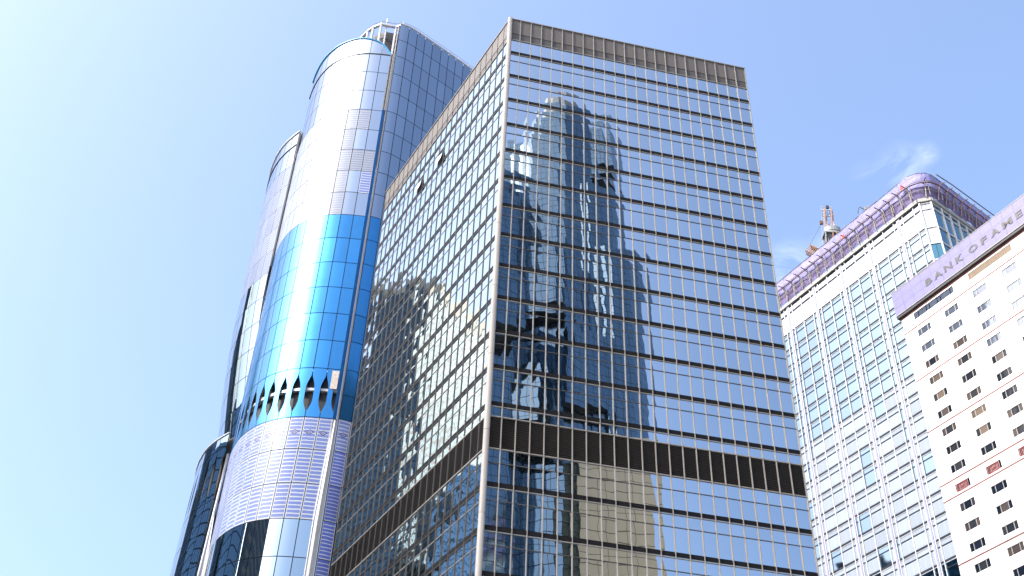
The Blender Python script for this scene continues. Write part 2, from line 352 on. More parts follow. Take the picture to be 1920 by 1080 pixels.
# panes: collect, then the 300 that show largest become parts of their own
def make_panes(parent, panes, limit=300, name='pane', stuff_name='pane_field', thick=.03, curved=False):
    """panes: (frame, x0, x1, z0, z1, out, material)"""
    arr = []
    for (F, x0, x1, z0, z1, out, m) in panes:
        q = [F.P(x0, out, z0), F.P(x1, out, z0), F.P(x1, out, z1), F.P(x0, out, z1)]
        arr.append((px_area(q), F, x0, x1, z0, z1, out, m))
    arr.sort(key=lambda a: -a[0])
    cache = {}; rest = MB(); mats = []
    for i, (ar, F, x0, x1, z0, z1, out, m) in enumerate(arr):
        if i < limit and ar > 20:
            key = (round(x1 - x0, 3), round(z1 - z0, 3), m.name)
            if key not in cache:
                b = MB(); b.box(0, x1 - x0, 0, thick, 0, z1 - z0); cache[key] = b.mesh(name, [m])
            put(cache[key], name, parent, F.P(x0, out, z0), F.a)
        else:
            if m not in mats: mats.append(m)
            k = mats.index(m)
            A = [F.P(x0, out, z0), F.P(x1, out, z0), F.P(x1, out - thick, z0), F.P(x0, out - thick, z0), F.P(x0, out, z1), F.P(x1, out, z1), F.P(x1, out - thick, z1), F.P(x0, out - thick, z1)]
            rest.hexa(A, k)
    if rest.f: part(rest, stuff_name, mats, parent, kind='stuff')
panes = []; bands = []
skip = {(7, 0), (13, 0)}
for F, W, n, m, side in ((fr, WR, NR, M_['a_glass_r'], 0), (fl, WL, NL, M_['a_glass_l'], 1)):
    for i in range(n):
        x0, x1 = i * W + .04, (i + 1) * W - .04
        panes.append((F, x0, x1, ZK(0) + .24, PB - .12, 0, m))
        for k in range(KMAX):
            zt = ZK(k) - .36; zb = ZK(k + 1) + .22; zm = zt - 1.15
            if k == 12: zb2 = LT; panes.append((F, x0, x1, LT + .08, zt, 0, m)); continue
            if k == 13:
                zt2 = LB - .1; panes.append((F, x0, x1, 51.35, zt2, 0, m)); panes.append((F, x0, x1, zb, 51.27, 0, m)); continue
            panes.append((F, x0, x1, zm + .035, zt, 0, m))
            if side == 1 and k == 0 and i in (NL - 12, NL - 16): continue
            panes.append((F, x0, x1, zb, zm - .035, 0, m))
make_panes(tower, panes)
# two hopper windows standing open on the side face
for i in (NL - 12, NL - 16):
    zb = ZK(1) + .22; zt = ZK(0) - .36 - 1.15
    b = MB(); q = [(0, 0), (.55, -.9)]
    b.hexa([(0, -.4, 0), (WL - .1, -.4, 0), (WL - .1, -.36, 0), (0, -.36, 0), (0, 0, zt - zb), (WL - .1, 0, zt - zb), (WL - .1, .04, zt - zb), (0, .04, zt - zb)], 0)
    b.box(.0, WL - .1, .08, .12, 0, zt - zb, 1)
    part(b, 'open_window', [M_['a_glass_l'], M_['a_core']], tower, loc=fl.P(i * WL + .05, 0, zb), rz=fl.a, label='window pane swung open under the parapet')
# horizontal members
for F, W, n, side in ((fr, WR, NR, 0), (fl, WL, NL, 1)):
    Lx = W * n
    for k in range(KMAX + 1):
        if k == 13: continue
        z = ZK(k)
        b = MB(); b.box(.02, Lx - .02, -.05, .1, -.2, .16); part(b, 'spandrel_band', M_['a_dark'], tower, loc=F.P(0, 0, z), rz=F.a)
        b = MB(); b.box(.02, Lx - .02, -.07, .05, -.36, -.29); part(b, 'sill_rail', M_['a_alu_light'] if side == 0 else M_['a_alu'], tower, loc=F.P(0, 0, z), rz=F.a)
        # narrow strip of glass between band and rail
        b = MB()
        for i in range(n): b.box(i * W + .05, (i + 1) * W - .05, -.004, .03, -.285, -.205)
        part(b, 'glass_strip', M_['a_glass_r'] if side == 0 else M_['a_glass_l'], tower, loc=F.P(0, 0, z), rz=F.a)
        if k < KMAX and k != 12:
            b = MB(); b.box(.02, Lx - .02, -.045, .05, -.032, .032); part(b, 'transom', M_['a_alu'] if side == 0 else M_['a_alu_light'], tower, loc=F.P(0, 0, z - .36 - 1.15 if k != 13 else 51.31), rz=F.a)
    b = MB(); b.box(.02, Lx - .02, -.045, .05, -.032, .032); part(b, 'transom', M_['a_alu'], tower, loc=F.P(0, 0, 51.31), rz=F.a)
    for z in (LT + .03, LB - .04, PB - .06):
        b = MB(); b.box(.02, Lx - .02, -.09, .05, -.05, .05); part(b, 'edge_rail', M_['a_alu_light'], tower, loc=F.P(0, 0, z), rz=F.a)
    # parapet panels, each with its lower skirt
    b = MB(); b.box(.05, W - .05, -.02, .1, .0, PT - PB - 1.15); pm = b.mesh('parapet_panel', [M_['a_parapet']])
    b = MB(); b.box(.05, W - .05, .02, .12, 0, 1.13); qm = b.mesh('parapet_skirt', [M_['a_parapet_low']])
    # louvre panels
    b = MB(); b.box(.03, W - .03, .1, .14, 0, LT - LB)
    ns = 17; hh = (LT - LB - .06) / ns
    for s in range(ns):
        z0 = .02 + s * hh
        b.hexa([(.06, -.03, z0), (W - .06, -.03, z0), (W - .06, .09, z0 + hh * .55), (.06, .09, z0 + hh * .55), (.06, -.03, z0 + .03), (W - .06, -.03, z0 + .03), (W - .06, .09, z0 + hh * .55 + .03), (.06, .09, z0 + hh * .55 + .03)])
    lm = b.mesh('louver_panel', [M_['a_louver']])
    for i in range(n):
        put(pm, 'parapet_panel', tower, F.P(i * W, 0, PB + 1.15), F.a)
        put(qm, 'parapet_skirt', tower, F.P(i * W, 0, PB), F.a)
        if not (side == 0 and i == 1): put(lm, 'louver_panel', tower, F.P(i * W, 0, LB), F.a)
        else: put(lm, 'louver_panel', tower, F.P(i * W, -.1, LB), F.a, label='louvre panel set back, darker')
    # vertical mullions
    zb = 33
    b = MB(); b.box(-.034, .034, -.13 if side == 0 else -.07, .06, 0, PT - zb, 0); b.box(-.055, .055, -.03, .07, 0, PT - zb, 0)
    mm = b.mesh('mullion', [M_['a_alu_light'] if side == 0 else M_['a_alu']])  # side-face mullions take the darker metal: their shade is in the colour
    for i in range(n + 1):
        if side == 0 and i == 0: continue
        if side == 1 and i == n: continue
        put(mm, 'mullion', tower, F.P(i * W, 0, zb), F.a)
    b = MB(); b.box(-.1, Lx + .1, -.13, .4, 0, .12); part(b, 'coping', M_['a_alu_light'], tower, loc=F.P(0, 0, PT), rz=F.a)
    # walls below the picture
    b = MB(); b.box(0.2, Lx - .1, 0, .3, 0, zb - GZ - .05); part(b, 'lower_wall', M_['a_glass_r'] if side == 0 else M_['a_glass_l'], tower, loc=F.P(0, 0, GZ), rz=F.a)
# round corner post in storey-high lengths
z = GZ
cp = Vector((CX, CY, 0)) + (fr.n + fl.n).normalized() * .02
while z < PT:
    z1 = min(z + 8.0, PT + .1)
    b = MB(); b.tube([(0, 0, 0), (0, 0, z1 - z - .03)], .28, 20); part(b, 'corner_post', M_['a_alu_light'], tower, loc=(cp.x, cp.y, z))
    z += 8.0

# ================================================================== H: curved tower with films
htower = empty('curved_tower', (-30, 145, GZ), 'tall curved glass tower wrapped in blue and striped protective film', 'office tower')
def spline(pts):
    P = [Vector((a, b)) for a, b in pts]
    # dense Catmull-Rom, then arc-length lookup
    D = []
    for i in range(len(P) - 1):
        p0 = P[max(i - 1, 0)]; p1 = P[i]; p2 = P[i + 1]; p3 = P[min(i + 2, len(P) - 1)]
        for k in range(12):
            t = k / 12; D.append(.5 * ((2 * p1) + (p2 - p0) * t + (2 * p0 - 5 * p1 + 4 * p2 - p3) * t * t + (3 * p1 - p0 - 3 * p2 + p3) * t ** 3))
    D.append(P[-1])
    S = [0]
    for a, b in zip(D, D[1:]): S.append(S[-1] + (b - a).length)
    D = np.array([[d.x, d.y] for d in D]); S = np.array(S)
    # smooth a little
    for _ in range(30): D[1:-1] = .25 * D[:-2] + .5 * D[1:-1] + .25 * D[2:]
    def f(s): return Vector((float(np.interp(s, S, D[:, 0])), float(np.interp(s, S, D[:, 1]))))
    return f, S[-1]
fF, LF = spline([(-23.45, 133.05), (-26, 132.82), (-28, 132.85), (-30, 133.25), (-32.1, 134.1), (-34, 135.35), (-35.6, 136.95), (-36.9, 138.7), (-37.9, 140.5), (-38.7, 142.3), (-39.35, 144.1)])
fR, LR = spline([(-22.75, 132.95), (-21.5, 133.35), (-20, 134.3), (-18.5, 135.5), (-17, 136.75), (-15.4, 138.0), (-12, 140.8), (-8, 144.2), (-3, 148.6)])
fL, LL_ = spline([(-39.75, 144.2), (-41, 145.4), (-42.4, 146.9), (-43.9, 149.0), (-45.1, 151.3), (-46.1, 153.8), (-46.9, 156.6), (-47.5, 159.7), (-47.8, 163), (-47.6, 166.5), (-46.8, 170)])
def surfF(s, z):
    p = fF(s)
    if z < 86:                                    # the right edge draws back towards the foot
        p = fF(s + (1 - s / LF) * min(.42, (86 - z) * .03))
    return Vector((p.x, p.y, z))
def surfR(s, z): p = fR(s); return Vector((p.x, p.y, z))
def surfL(s, z):
    p = fL(s)
    k = max(0, (122 - z) / 30); sh = 2.6 * k ** 1.6
    k2 = max(0, (156.5 - z) / 40) if z > 117 else 1
    out = 1.0 * min(1, max(0, (156.5 - z) / 40))
    return Vector((p.x - out * .35 + sh, p.y + out * 1.2, z))
def surfLL(s, z):
    p = fL(s); k = max(0, (91.5 - z) / 25)
    return Vector((p.x - .25 - .5 * k, p.y - .4 + .4 * k, z))
def normal_of(surf, s, z):
    a = surf(s - .05, z); b = surf(s + .05, z); t = (b - a); t.z = 0
    return t
def curved_panel(surf, s0, s1, z0, z1, mat, sgn, seg=4, zseg=1, gap=.06, out=0.0, thick=.09, hw=None, ztop=None):
    """one bent facade pane standing off the building; sgn says on which side of the curve the street is"""
    b = MB(); rows = []
    for j in range(zseg + 1):
        v = j / zseg; row = []
        for i in range(seg + 1):
            u = i / seg
            if hw:
                l, r = hw(v); s = s0 + gap + (s1 - s0 - 2 * gap) * (l + (r - l) * u)
            else: s = s0 + gap + (s1 - s0 - 2 * gap) * u
            zt = z1 if ztop is None else ztop(s)
            z = z0 + gap + (zt - gap - z0 - gap) * v
            p = surf(s, z); t = normal_of(surf, s, z).normalized(); n = Vector((t.y, -t.x, 0)) * sgn
            row.append((p + n * out, p + n * (out - thick), u, v))
        rows.append(row)
    # shared vertices so that the pane shades as one bent sheet
    me_v = []; idx = {}
    for j, row in enumerate(rows):
        for i, (a, c, u, v) in enumerate(row):
            idx[(j, i, 0)] = len(me_v); me_v.append(tuple(a)); idx[(j, i, 1)] = len(me_v); me_v.append(tuple(c))
    F = []; UV = []; SM = []
    flip = sgn < 0
    for j in range(zseg):
        for i in range(seg):
            q = [(j, i), (j, i + 1), (j + 1, i + 1), (j + 1, i)]
            uv = [(rows[a][c][2], rows[a][c][3]) for a, c in q]
            if flip: q = q[::-1]; uv = uv[::-1]
            F.append([idx[(a, c, 0)] for a, c in q]); UV.append([((u if not flip else 1 - u), v) for u, v in uv]); SM.append(True)
    nb = len(me_v)
    # edge returns on their own vertices
    def strip(cells):
        for (a, c) in zip(cells, cells[1:]):
            base = len(me_v)
            me_v.extend([me_v[idx[(*a, 0)]], me_v[idx[(*c, 0)]], me_v[idx[(*c, 1)]], me_v[idx[(*a, 1)]]])
            F.append([base, base + 1, base + 2, base + 3]); UV.append([(0, 0)] * 4); SM.append(False)
    strip([(0, i) for i in range(seg + 1)]); strip([(zseg, i) for i in range(seg + 1)])
    strip([(j, 0) for j in range(zseg + 1)]); strip([(j, seg) for j in range(zseg + 1)])
    me = bpy.data.meshes.new('facade_pane'); me.from_pydata(me_v, [], F); me.materials.append(mat)
    me.polygons.foreach_set('use_smooth', SM)
    ul = me.uv_layers.new(name='UVMap'); ul.data.foreach_set('uv', [c for f in UV for uv in f for c in uv]); me.update()
    return me
def backing(surf, s0, s1, z0, z1, sgn, depth, m, name, parent, n=24, nz_=8):
    """dark carcass just behind the panes (a closed sheet with thickness)"""
    b = MB(); P = {}
    for j in range(nz_ + 1):
        z = z0 + (z1 - z0) * j / nz_
        for i in range(n + 1):
            s = s0 + (s1 - s0) * i / n
            p = surf(s, z); t = normal_of(surf, s, z).normalized(); nn = Vector((t.y, -t.x, 0)) * sgn
            P[(i, j)] = (p - nn * depth, p - nn * (depth + .3))
    for j in range(nz_):
        for i in range(n):
            b.quad(P[(i, j)][0], P[(i + 1, j)][0], P[(i + 1, j + 1)][0], P[(i, j + 1)][0])
            b.quad(P[(i, j)][1], P[(i, j + 1)][1], P[(i + 1, j + 1)][1], P[(i + 1, j)][1])
    return part(b, name, m, parent)
SG = 1   # F runs right -> left along the front: street side is (t.y,-t.x)*sgn
def street_side(surf, s, z):
    t = normal_of(surf, s, z).normalized(); n = Vector((t.y, -t.x, 0)); p = surf(s, z)
    return 1 if n.dot(Vector((-p.x, -p.y, 0))) > 0 else -1
sgF = street_side(surfF, 5, 120); sgR = street_side(surfR, 3, 120); sgL = street_side(surfL, 5, 120)
ZT = 165.5; DZ = 4.975
zr = [ZT - DZ * i for i in range(0, 15)]            # 165.5 ... 95.85
NF = 11; wF = LF / NF
NRc = 14; wR = LR / NRc
NLc = 14; wL = LL_ / NLc
rr = random.Random(3)
def fmat(row, c):
    if row <= 2: return 'h_glass'
    if row <= 7:
        if row == 3: return 'h_glass' if c == 0 else 'h_film_white'
        if row == 4: return 'h_glass' if c <= 1 else 'h_film_white'
        if row == 5: return 'h_film_white'
        if row == 6: return 'h_film_lav' if c == 0 else ('h_glass' if c == 1 else 'h_film_white')
        if row == 7: return 'h_glass' if c <= 1 else 'h_film_white'
    return 'h_blue'
# front lobe, plain rows
for row in range(14):
    for c in range(NF):
        put(curved_panel(surfF, c * wF, (c + 1) * wF, zr[row + 1], zr[row], M_[fmat(row, c)], sgF), 'facade_pane', htower)
# top course with a falling edge
def ftop(s):
    return 165.5 + min(4.6, 4.6 * (1 - math.exp(-s / 2.2)) * 1.05) - .0 * s
for c in range(NF):
    put(curved_panel(surfF, c * wF, (c + 1) * wF, 165.6, 170, M_['h_glass'], sgF, seg=5, zseg=2, ztop=ftop), 'facade_pane', htower)
b = MB(); b.tube([surfF(LF * k / 40, ftop(LF * k / 40) + .08) for k in range(41)], .2, 6); part(b, 'edge_sheet', M_['h_tape'], htower, label='cyan protective sheet along the sloping top edge')
b = MB(); b.tube([surfF(LF * k / 40, 165.55) for k in range(41)], .13, 6); part(b, 'dark_joint', M_['h_frame'], htower)  # dark grey bar along the course joint
# the course of waisted panels with eye-shaped openings
Zp1, Zp0 = zr[14], 87.6
def waist(v):
    # share of the panel width cut away on each side: together two panels frame an eye-shaped opening
    if v < .10 or v > .86: return (0, 1)
    if v < .34: k = math.sin((v - .10) / .24 * math.pi / 2) ** 1.3
    elif v < .58: k = 1
    else: k = math.sin((.86 - v) / .28 * math.pi / 2) ** 1.3
    d = .285 * k
    return (d, 1 - d)
for c in range(NF):
    put(curved_panel(surfF, c * wF, (c + 1) * wF, Zp0, Zp1, M_['h_blue'], sgF, seg=3, zseg=22, hw=waist), 'waisted_panel', htower)
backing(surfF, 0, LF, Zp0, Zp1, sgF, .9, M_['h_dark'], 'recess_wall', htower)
def inF(k, z, dep):
    sx_ = min(max(LF * k / 40, .06), LF - .06); t = normal_of(surfF, sx_, z).normalized(); return surfF(sx_, z) - Vector((t.y, -t.x, 0)) * sgF * dep
b = MB(); b.tube([inF(k, 92.4, .5) for k in range(41)], .3, 4); part(b, 'recess_rail', M_['h_white'], htower)
b = MB(); b.tube([inF(k, 88.7, .5) for k in range(41)], .25, 6); part(b, 'recess_sill', M_['h_concrete'], htower)
put(curved_panel(surfF, .1, 1.2, 92.4, 95.6, M_['h_board'], sgF, out=.06), 'bare_board', htower)
# film rows below
zf = [87.6, 82.55, 77.35, 72.1]
for row in range(3):
    for c in range(NF):
        k = 'h_film_logo' if row == 0 else 'h_film_lav'
        put(curved_panel(surfF, c * wF, (c + 1) * wF, zf[row + 1], zf[row], M_[k], sgF), 'facade_pane', htower)
zz = [72.1, 66.8, 61.5, 56.2, 50.9]
for row in range(4):
    for c in range(NF):
        put(curved_panel(surfF, c * wF, (c + 1) * wF, zz[row + 1], zz[row], M_['h_glass_clear'], sgF), 'facade_pane', htower)
backing(surfF, 0, LF, GZ, Zp0, sgF, .13, M_['h_frame'], 'carcass', htower)
backing(surfF, 0, LF, Zp1, 165.4, sgF, .13, M_['h_frame'], 'carcass', htower)
# right lobe
ZRT = 174.5
zR = [174.6, 170.1] + zr[0:1] + zr[1:15] + [91.6, 87.6] + zf[1:] + zz[1:]
def rmat(zmid, c):
    if zmid > 126: return 'h_glass'
    if zmid > 87.6: return 'h_blue'
    if zmid > 82.5: return 'h_film_logo'
    if c == 1 and zmid < 72: return 'h_glass_clear'
    return 'h_film_blue'
for a, bz in zip(zR, zR[1:]):
    for c in range(NRc):
        put(curved_panel(surfR, c * wR, (c + 1) * wR, bz, a, M_[rmat((a + bz) / 2, c)], sgR, seg=3), 'facade_pane', htower)
backing(surfR, 0, LR, GZ, 174.3, sgR, .13, M_['h_frame'], 'carcass', htower)
b = MB(); b.tube([surfR(LR * k / 30, 174.75) for k in range(31)], .16, 6); part(b, 'top_rail', M_['h_white'], htower)
b = MB(); b.tube([surfR(LR * k / 30, 175.7) + Vector((.4, .5, 0)) for k in range(31)], .04, 5)
for k in range(0, 31, 3): b.tube([surfR(LR * k / 30, 174.7) + Vector((.4, .5, 0)), surfR(LR * k / 30, 175.75) + Vector((.4, .5, 0))], .04, 5)
part(b, 'guard_rail', M_['steel_grey'], htower)
# left lobe, its top at 156.5
zL = [156.6, 153.4] + [153.4 - 4.98 * i for i in range(1, 14)]
def lmat(zm, c):
    if zm > 149: return 'h_glass'
    if zm > 122.5:
        return 'h_glass' if rr.random() < .08 else 'h_film_l'
    return 'h_glass_clear'
for a, bz in zip(zL, zL[1:]):
    for c in range(NLc):
        put(curved_panel(surfL, c * wL, (c + 1) * wL, bz, a, M_[lmat((a + bz) / 2, c)], sgL, seg=3), 'facade_pane', htower)
backing(surfL, 0, LL_, 88, 156.3, sgL, .13, M_['h_frame'], 'carcass', htower)
b = MB(); b.tube([surfL(LL_ * k / 30, 153.45) for k in range(31)], .14, 6); part(b, 'dark_joint', M_['h_frame'], htower)  # same dark grey joint bar on the left lobe
b = MB(); b.tube([surfL(LL_ * k / 30, 156.7) for k in range(31)], .2, 6); part(b, 'top_rail', M_['h_white'], htower)
# lower left lobe: long slits, then clear glass
zLL = [91.4, 89.2, 80.6, 75.6, 70.6, 65.6, 60.6, 55.6]
def slit(v):
    if v < .1 or v > .9: return (0, 1)
    k = math.sin(math.pi * (v - .1) / .8) ** .7; d = .2 * k
    return (d, 1 - d)
for r_, (a, bz) in enumerate(zip(zLL, zLL[1:])):
    for c in range(NLc):
        if r_ == 1: put(curved_panel(surfLL, c * wL, (c + 1) * wL, bz, a, M_['h_glass_clear'], sgL, seg=3, zseg=16, hw=slit), 'waisted_panel', htower)
        else: put(curved_panel(surfLL, c * wL, (c + 1) * wL, bz, a, M_['h_glass_clear'], sgL, seg=3), 'facade_pane', htower)
backing(surfLL, 0, LL_, GZ, 80.6, sgL, .13, M_['h_frame'], 'carcass', htower)
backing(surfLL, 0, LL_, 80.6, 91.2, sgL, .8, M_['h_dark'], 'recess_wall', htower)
b = MB(); b.tube([surfLL(LL_ * k / 30, 91.5) for k in range(31)], .16, 6); part(b, 'top_rail', M_['h_silver'], htower)
# seam pipes between front and right lobes
S0 = Vector((-23.1, 132.85, 0))
def vz(p, z, dx=0, dy=0): return Vector((p.x + dx, p.y + dy, z))
b = MB(); b.tube([vz(S0, 165.6, .12), vz(S0, 150.5, .12)], .26, 12); part(b, 'seam_pipe', M_['h_silver'], htower)
b = MB(); b.tube([vz(S0, 165.6, -.38, .05), vz(S0, 150.5, -.38, .05)], .12, 10); part(b, 'seam_trim', M_['h_white'], htower)
b = MB(); b.tube([vz(S0, 150.4, -.2, -.05), vz(S0, 87.5, -.2, -.05)], .25, 12); part(b, 'seam_pipe', M_['h_blue_pipe'], htower)
b = MB(); b.tube([vz(S0, 150.4, .22), vz(S0, 87.5, .22)], .13, 10); part(b, 'seam_trim', M_['h_silver'], htower)
b = MB()
zs = [87.4, 84, 80, 76, 72, 67, 61, 55]
for a, bz in zip(zs, zs[1:]):
    def edge(z): p = surfF(0, z); return Vector((p.x + .03, p.y - .1, z))
    r0, r1 = vz(S0, a, .28, .0), vz(S0, bz, .28, .0)
    m0 = (edge(a) + r0) / 2 + Vector((0, -.15, 0)); m1 = (edge(bz) + r1) / 2 + Vector((0, -.15, 0))
    b.quad(edge(bz), m1, m0, edge(a), 0, smooth=True); b.quad(m1, r1, r0, m0, 0, smooth=True)
part(b, 'seam_fin', M_['h_fin'], htower)
b = MB(); b.tube([surfF(0, z) + Vector((.05, -.12, 0)) for z in zs], .1, 8); part(b, 'seam_trim', M_['h_silver'], htower)
# seam between front and left lobes
S1 = Vector((-39.5, 144.0, 0))
b = MB(); b.tube([vz(S1, 156, -.1), vz(S1, 149.5, -.1)], .22, 10); part(b, 'seam_pipe', M_['h_silver'], htower)
b = MB(); b.tube([vz(S1, 149.5, -.1), vz(S1, 124, -.1)], .12, 10); part(b, 'seam_pipe', M_['h_silver'], htower)
b = MB(); b.tube([vz(S1, 88, -.1), vz(S1, 82, -.15, -.1), vz(S1, 70, -.35, -.3), vz(S1, 55, -.6, -.5)], .2, 10); part(b, 'seam_pipe', M_['h_silver'], htower)
b = MB()
for a, bz in ((78, 74), (74, 70), (70, 64), (64, 55)):
    wA = (80 - a) * .07; wB = (80 - bz) * .07
    p0, p1 = vz(S1, a, -.15 - (80 - a) * .012, -.25), vz(S1, bz, -.15 - (80 - bz) * .012, -.25)
    b.quad(p1, p1 + Vector((wB, -.15, 0)), p0 + Vector((wA, -.15, 0)), p0)
part(b, 'seam_fin', M_['h_white'], htower)
# open crown behind the sloping top edge
b = MB(); fz = [(-23, 133.4), (-26, 133.4), (-30, 134), (-34, 136.2), (-37, 139.5), (-39, 144), (-30, 160), (-10, 160), (-6, 147), (-18, 136.5)]
b.poly_prism([(x, y) for x, y in fz], 164.6, 165.2); part(b, 'roof_slab', M_['h_concrete'], htower)
b = MB(); b.poly_prism([(-40, 144.6), (-43, 148), (-46, 154), (-46, 168), (-36, 168), (-36, 146)], 152.6, 153.0); part(b, 'roof_slab', M_['h_concrete'], htower)
cr_pts = [(715, 46), (700, 52), (690, 59), (680, 69), (674, 76)]
crown = [Vector((-22.4, 133.5, 175)), Vector((-23.6, 134.0, 175))] + [on_z(x, y, 175.0) for x, y in cr_pts]
b = MB(); b.tube(crown, .3, 6); part(b, 'crown_ring', M_['h_white'], htower)
b = MB(); b.tube([p + Vector((0, 0, 1.0)) for p in crown], .05, 5)
for p in crown[::2]: b.tube([p, p + Vector((0, 0, 1.05))], .05, 5)
part(b, 'guard_rail', M_['steel_grey'], htower)
for p in crown[1:]:
    b = MB(); b.tube([p + Vector((0, 0, -.1)), Vector((p.x, p.y, 165.2))], .22, 6); part(b, 'crown_post', M_['h_white'], htower)
b = MB()
for p, q in zip(crown, crown[1:]):
    o = Vector((.6, 1.6, 0)); b.quad(p + o - Vector((0, 0, 9.7)), q + o - Vector((0, 0, 9.7)), q + o, p + o)
    b.quad(p + o, q + o, q + o * 1.2, p + o * 1.2)
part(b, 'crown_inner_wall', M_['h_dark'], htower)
b = MB()
for z in (166.5, 168, 169.5, 171, 172.5, 173.8):
    b.tube([Vector((-23.0, 133.3, z)), Vector((-23.7, 134.4, z))], .09, 5)
b.tube([Vector((-23.0, 133.2, 165)), Vector((-23.0, 133.2, 174.6))], .12, 6); b.tube([Vector((-23.8, 134.3, 165)), Vector((-23.8, 134.3, 174.6))], .1, 6)
part(b, 'ladder_frame', M_['steel_grey'], htower)
b = MB(); b.tube([Vector((-25.4, 133.9, 165)), Vector((-25.4, 133.9, 177.2))], .17, 8); part(b, 'mast', M_['h_white'], htower)
# ================================================================== B: pale tower under construction
AB = -math.radians(90 - 29) 
fb = Frame(79.376, 199.811, AB)                 # local x = -u
tb = empty('glass_tower', (79.376, 199.811, GZ), 'pale blue glass tower still under construction with violet netting round its top', 'office tower')
BX0, BX1 = -27.5, 20.2
BH = 4.572
zfl = [175.95 - BH * i for i in range(18)]
mull = [-23.1, -13.95, -4.75, 4.55, 13.8, 23.1]
panesB = []
holes = random.Random(11)
def b_cells(x0, x1):
    cells = []
    m = -32.3
    while m < x1:
        w = 9.25; e = [m + .35, m + 1.35, m + 4.6, m + 7.85, m + 8.9]
        for a, b_ in zip(e, e[1:]): cells.append((a, b_))
        m += w
    return [(max(a, x0), min(b_, x1)) for a, b_ in cells if a < x1 - .2 and b_ > x0 + .2]
cells = b_cells(BX0, BX1)
def film_row(k, x):
    # the film still covers the lower storeys; its edge steps
    return zfl[k] < 148.5 - (x - 0) * .0
for ci, (a, b_) in enumerate(cells):
    panesB.append((fb, a + .06, b_ - .06, 181.6, 183.1, 0, M_['b_film_top']))
    panesB.append((fb, a + .06, b_ - .06, 176.2, 181.3, 0, M_['b_film_top']))
    for k, z in enumerate(zfl):
        fm = z < 147.5
        m = M_['b_film'] if fm else M_['b_glass']
        if fm and holes.random() < .1: m = M_['b_glass']
        if not fm and holes.random() < .015: m = M_['b_film_top']
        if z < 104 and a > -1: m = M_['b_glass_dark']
        panesB.append((fb, a + .06, b_ - .06, z - 1.3, z - .25, 0, m))
        panesB.append((fb, a + .06, b_ - .06, z - BH + .25, z - 1.52, 0, m))
make_panes(tb, panesB)
b = MB()
wall = [fb.P(BX0, -.12, 0), fb.P(BX1, -.12, 0)]
fbr = Frame(0, 0, 0)
cB = fb.P(BX1, 0, 0)
# chamfer and right face
ang_c = AB + R(42); fc = Frame(cB.x, cB.y, ang_c); chW = 2.6
e1 = fc.P(chW, 0, 0); ang_r = math.radians(90 - 54); frr = Frame(e1.x, e1.y, ang_r); RW = 36
e2 = frr.P(RW, 0, 0); e3 = fb.P(BX0, -45, 0)
core_pts = [fb.P(BX0, -.14, 0), fb.P(BX1 - .05, -.14, 0), fc.P(chW - .05, -.14, 0), frr.P(RW, -.14, 0), frr.P(RW - 10, -40, 0), fb.P(BX0, -45, 0)]
b = MB(); b.poly_prism([(p.x, p.y) for p in core_pts], GZ, 183.6); part(b, 'core', M_['b_line'], tb)
for k, z in enumerate([183.3, 181.45] + zfl):
    for (a, b_) in ((BX0, BX1),):
        q = MB(); q.box(a, b_, -.16 if k > 1 else -.1, .08, -.22, .22)
        part(q, 'floor_ledge', M_['b_line'], tb, loc=fb.P(0, 0, z), rz=fb.a)
    if k > 1:
        q = MB(); q.box(BX0, BX1, -.1, .05, -.08, .08); part(q, 'transom', M_['b_line'], tb, loc=fb.P(0, 0, z - 1.41), rz=fb.a)
        q = MB(); q.box(BX0, BX1, -.1, -.02, -.36, -.245); part(q, 'ledge_trim', M_['b_mull'], tb, loc=fb.P(0, 0, z), rz=fb.a)
zlow = 93.0
done = set()
for (a, b_) in cells:
    for x in (a, b_):
        if round(x, 1) in done or not (BX0 < x < BX1): continue
        done.add(round(x, 1))
        q = MB(); q.box(-.085, .085, -.22, .05, 0, 183.4 - zlow); part(q, 'mullion', M_['b_mull'], tb, loc=fb.P(x, 0, zlow), rz=fb.a)
m = -32.3
while m < BX1:
    if m > BX0:
        q = MB(); q.box(-.13, .13, -.26, .05, 0, 183.4 - zlow); part(q, 'taped_mullion', M_['b_mull_lav'], tb, loc=fb.P(m, 0, zlow), rz=fb.a)
    m += 9.25
# chamfered corner and right face, its shade put into the darker glass
panesC = []
for k, z in enumerate([183.0 + 1.3] + [180.5 + .0] + zfl):
    pass
lv = [183.2, 181.5, 176.1] + zfl[1:]
for a, bz in zip(lv, lv[1:]):
    for x0, x1 in ((.15, 1.3), (1.3, 2.45)):
        top = a > 176
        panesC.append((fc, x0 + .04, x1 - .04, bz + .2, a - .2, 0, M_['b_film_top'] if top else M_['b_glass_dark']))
    x = .3
    while x < RW - 3:
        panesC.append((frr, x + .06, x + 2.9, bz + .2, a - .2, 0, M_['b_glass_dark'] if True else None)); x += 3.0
make_panes(tb, panesC, limit=110, name='corner_pane', stuff_name='side_pane_field')
for F, L_ in ((fc, chW), (frr, RW)):
    for a in lv:
        q = MB(); q.box(0, L_, -.2, .05, -.14, .14); part(q, 'floor_ledge', M_['b_mull'], tb, loc=F.P(0, 0, a), rz=F.a)
for x in (0.05, 2.55):
    q = MB(); q.box(-.16, .16, -.3, .05, 0, 183.4 - zlow); part(q, 'mullion', M_['b_mull'], tb, loc=fc.P(x, 0, zlow), rz=fc.a)
x = .3 + 3
while x < 30:
    q = MB(); q.box(-.14, .14, -.35, .05, 0, 183.4 - zlow); part(q, 'mullion', M_['b_mull'], tb, loc=frr.P(x, 0, zlow), rz=frr.a); x += 3.0
# cornice
for F, L0, L_ in ((fb, BX0, BX1), (fc, -.1, chW + .1), (frr, 0, RW)):
    q = MB(); q.box(L0, L_, -.55, .3, 0, .95); part(q, 'cornice', M_['b_cornice'], tb, loc=F.P(0, 0, 183.55), rz=F.a)
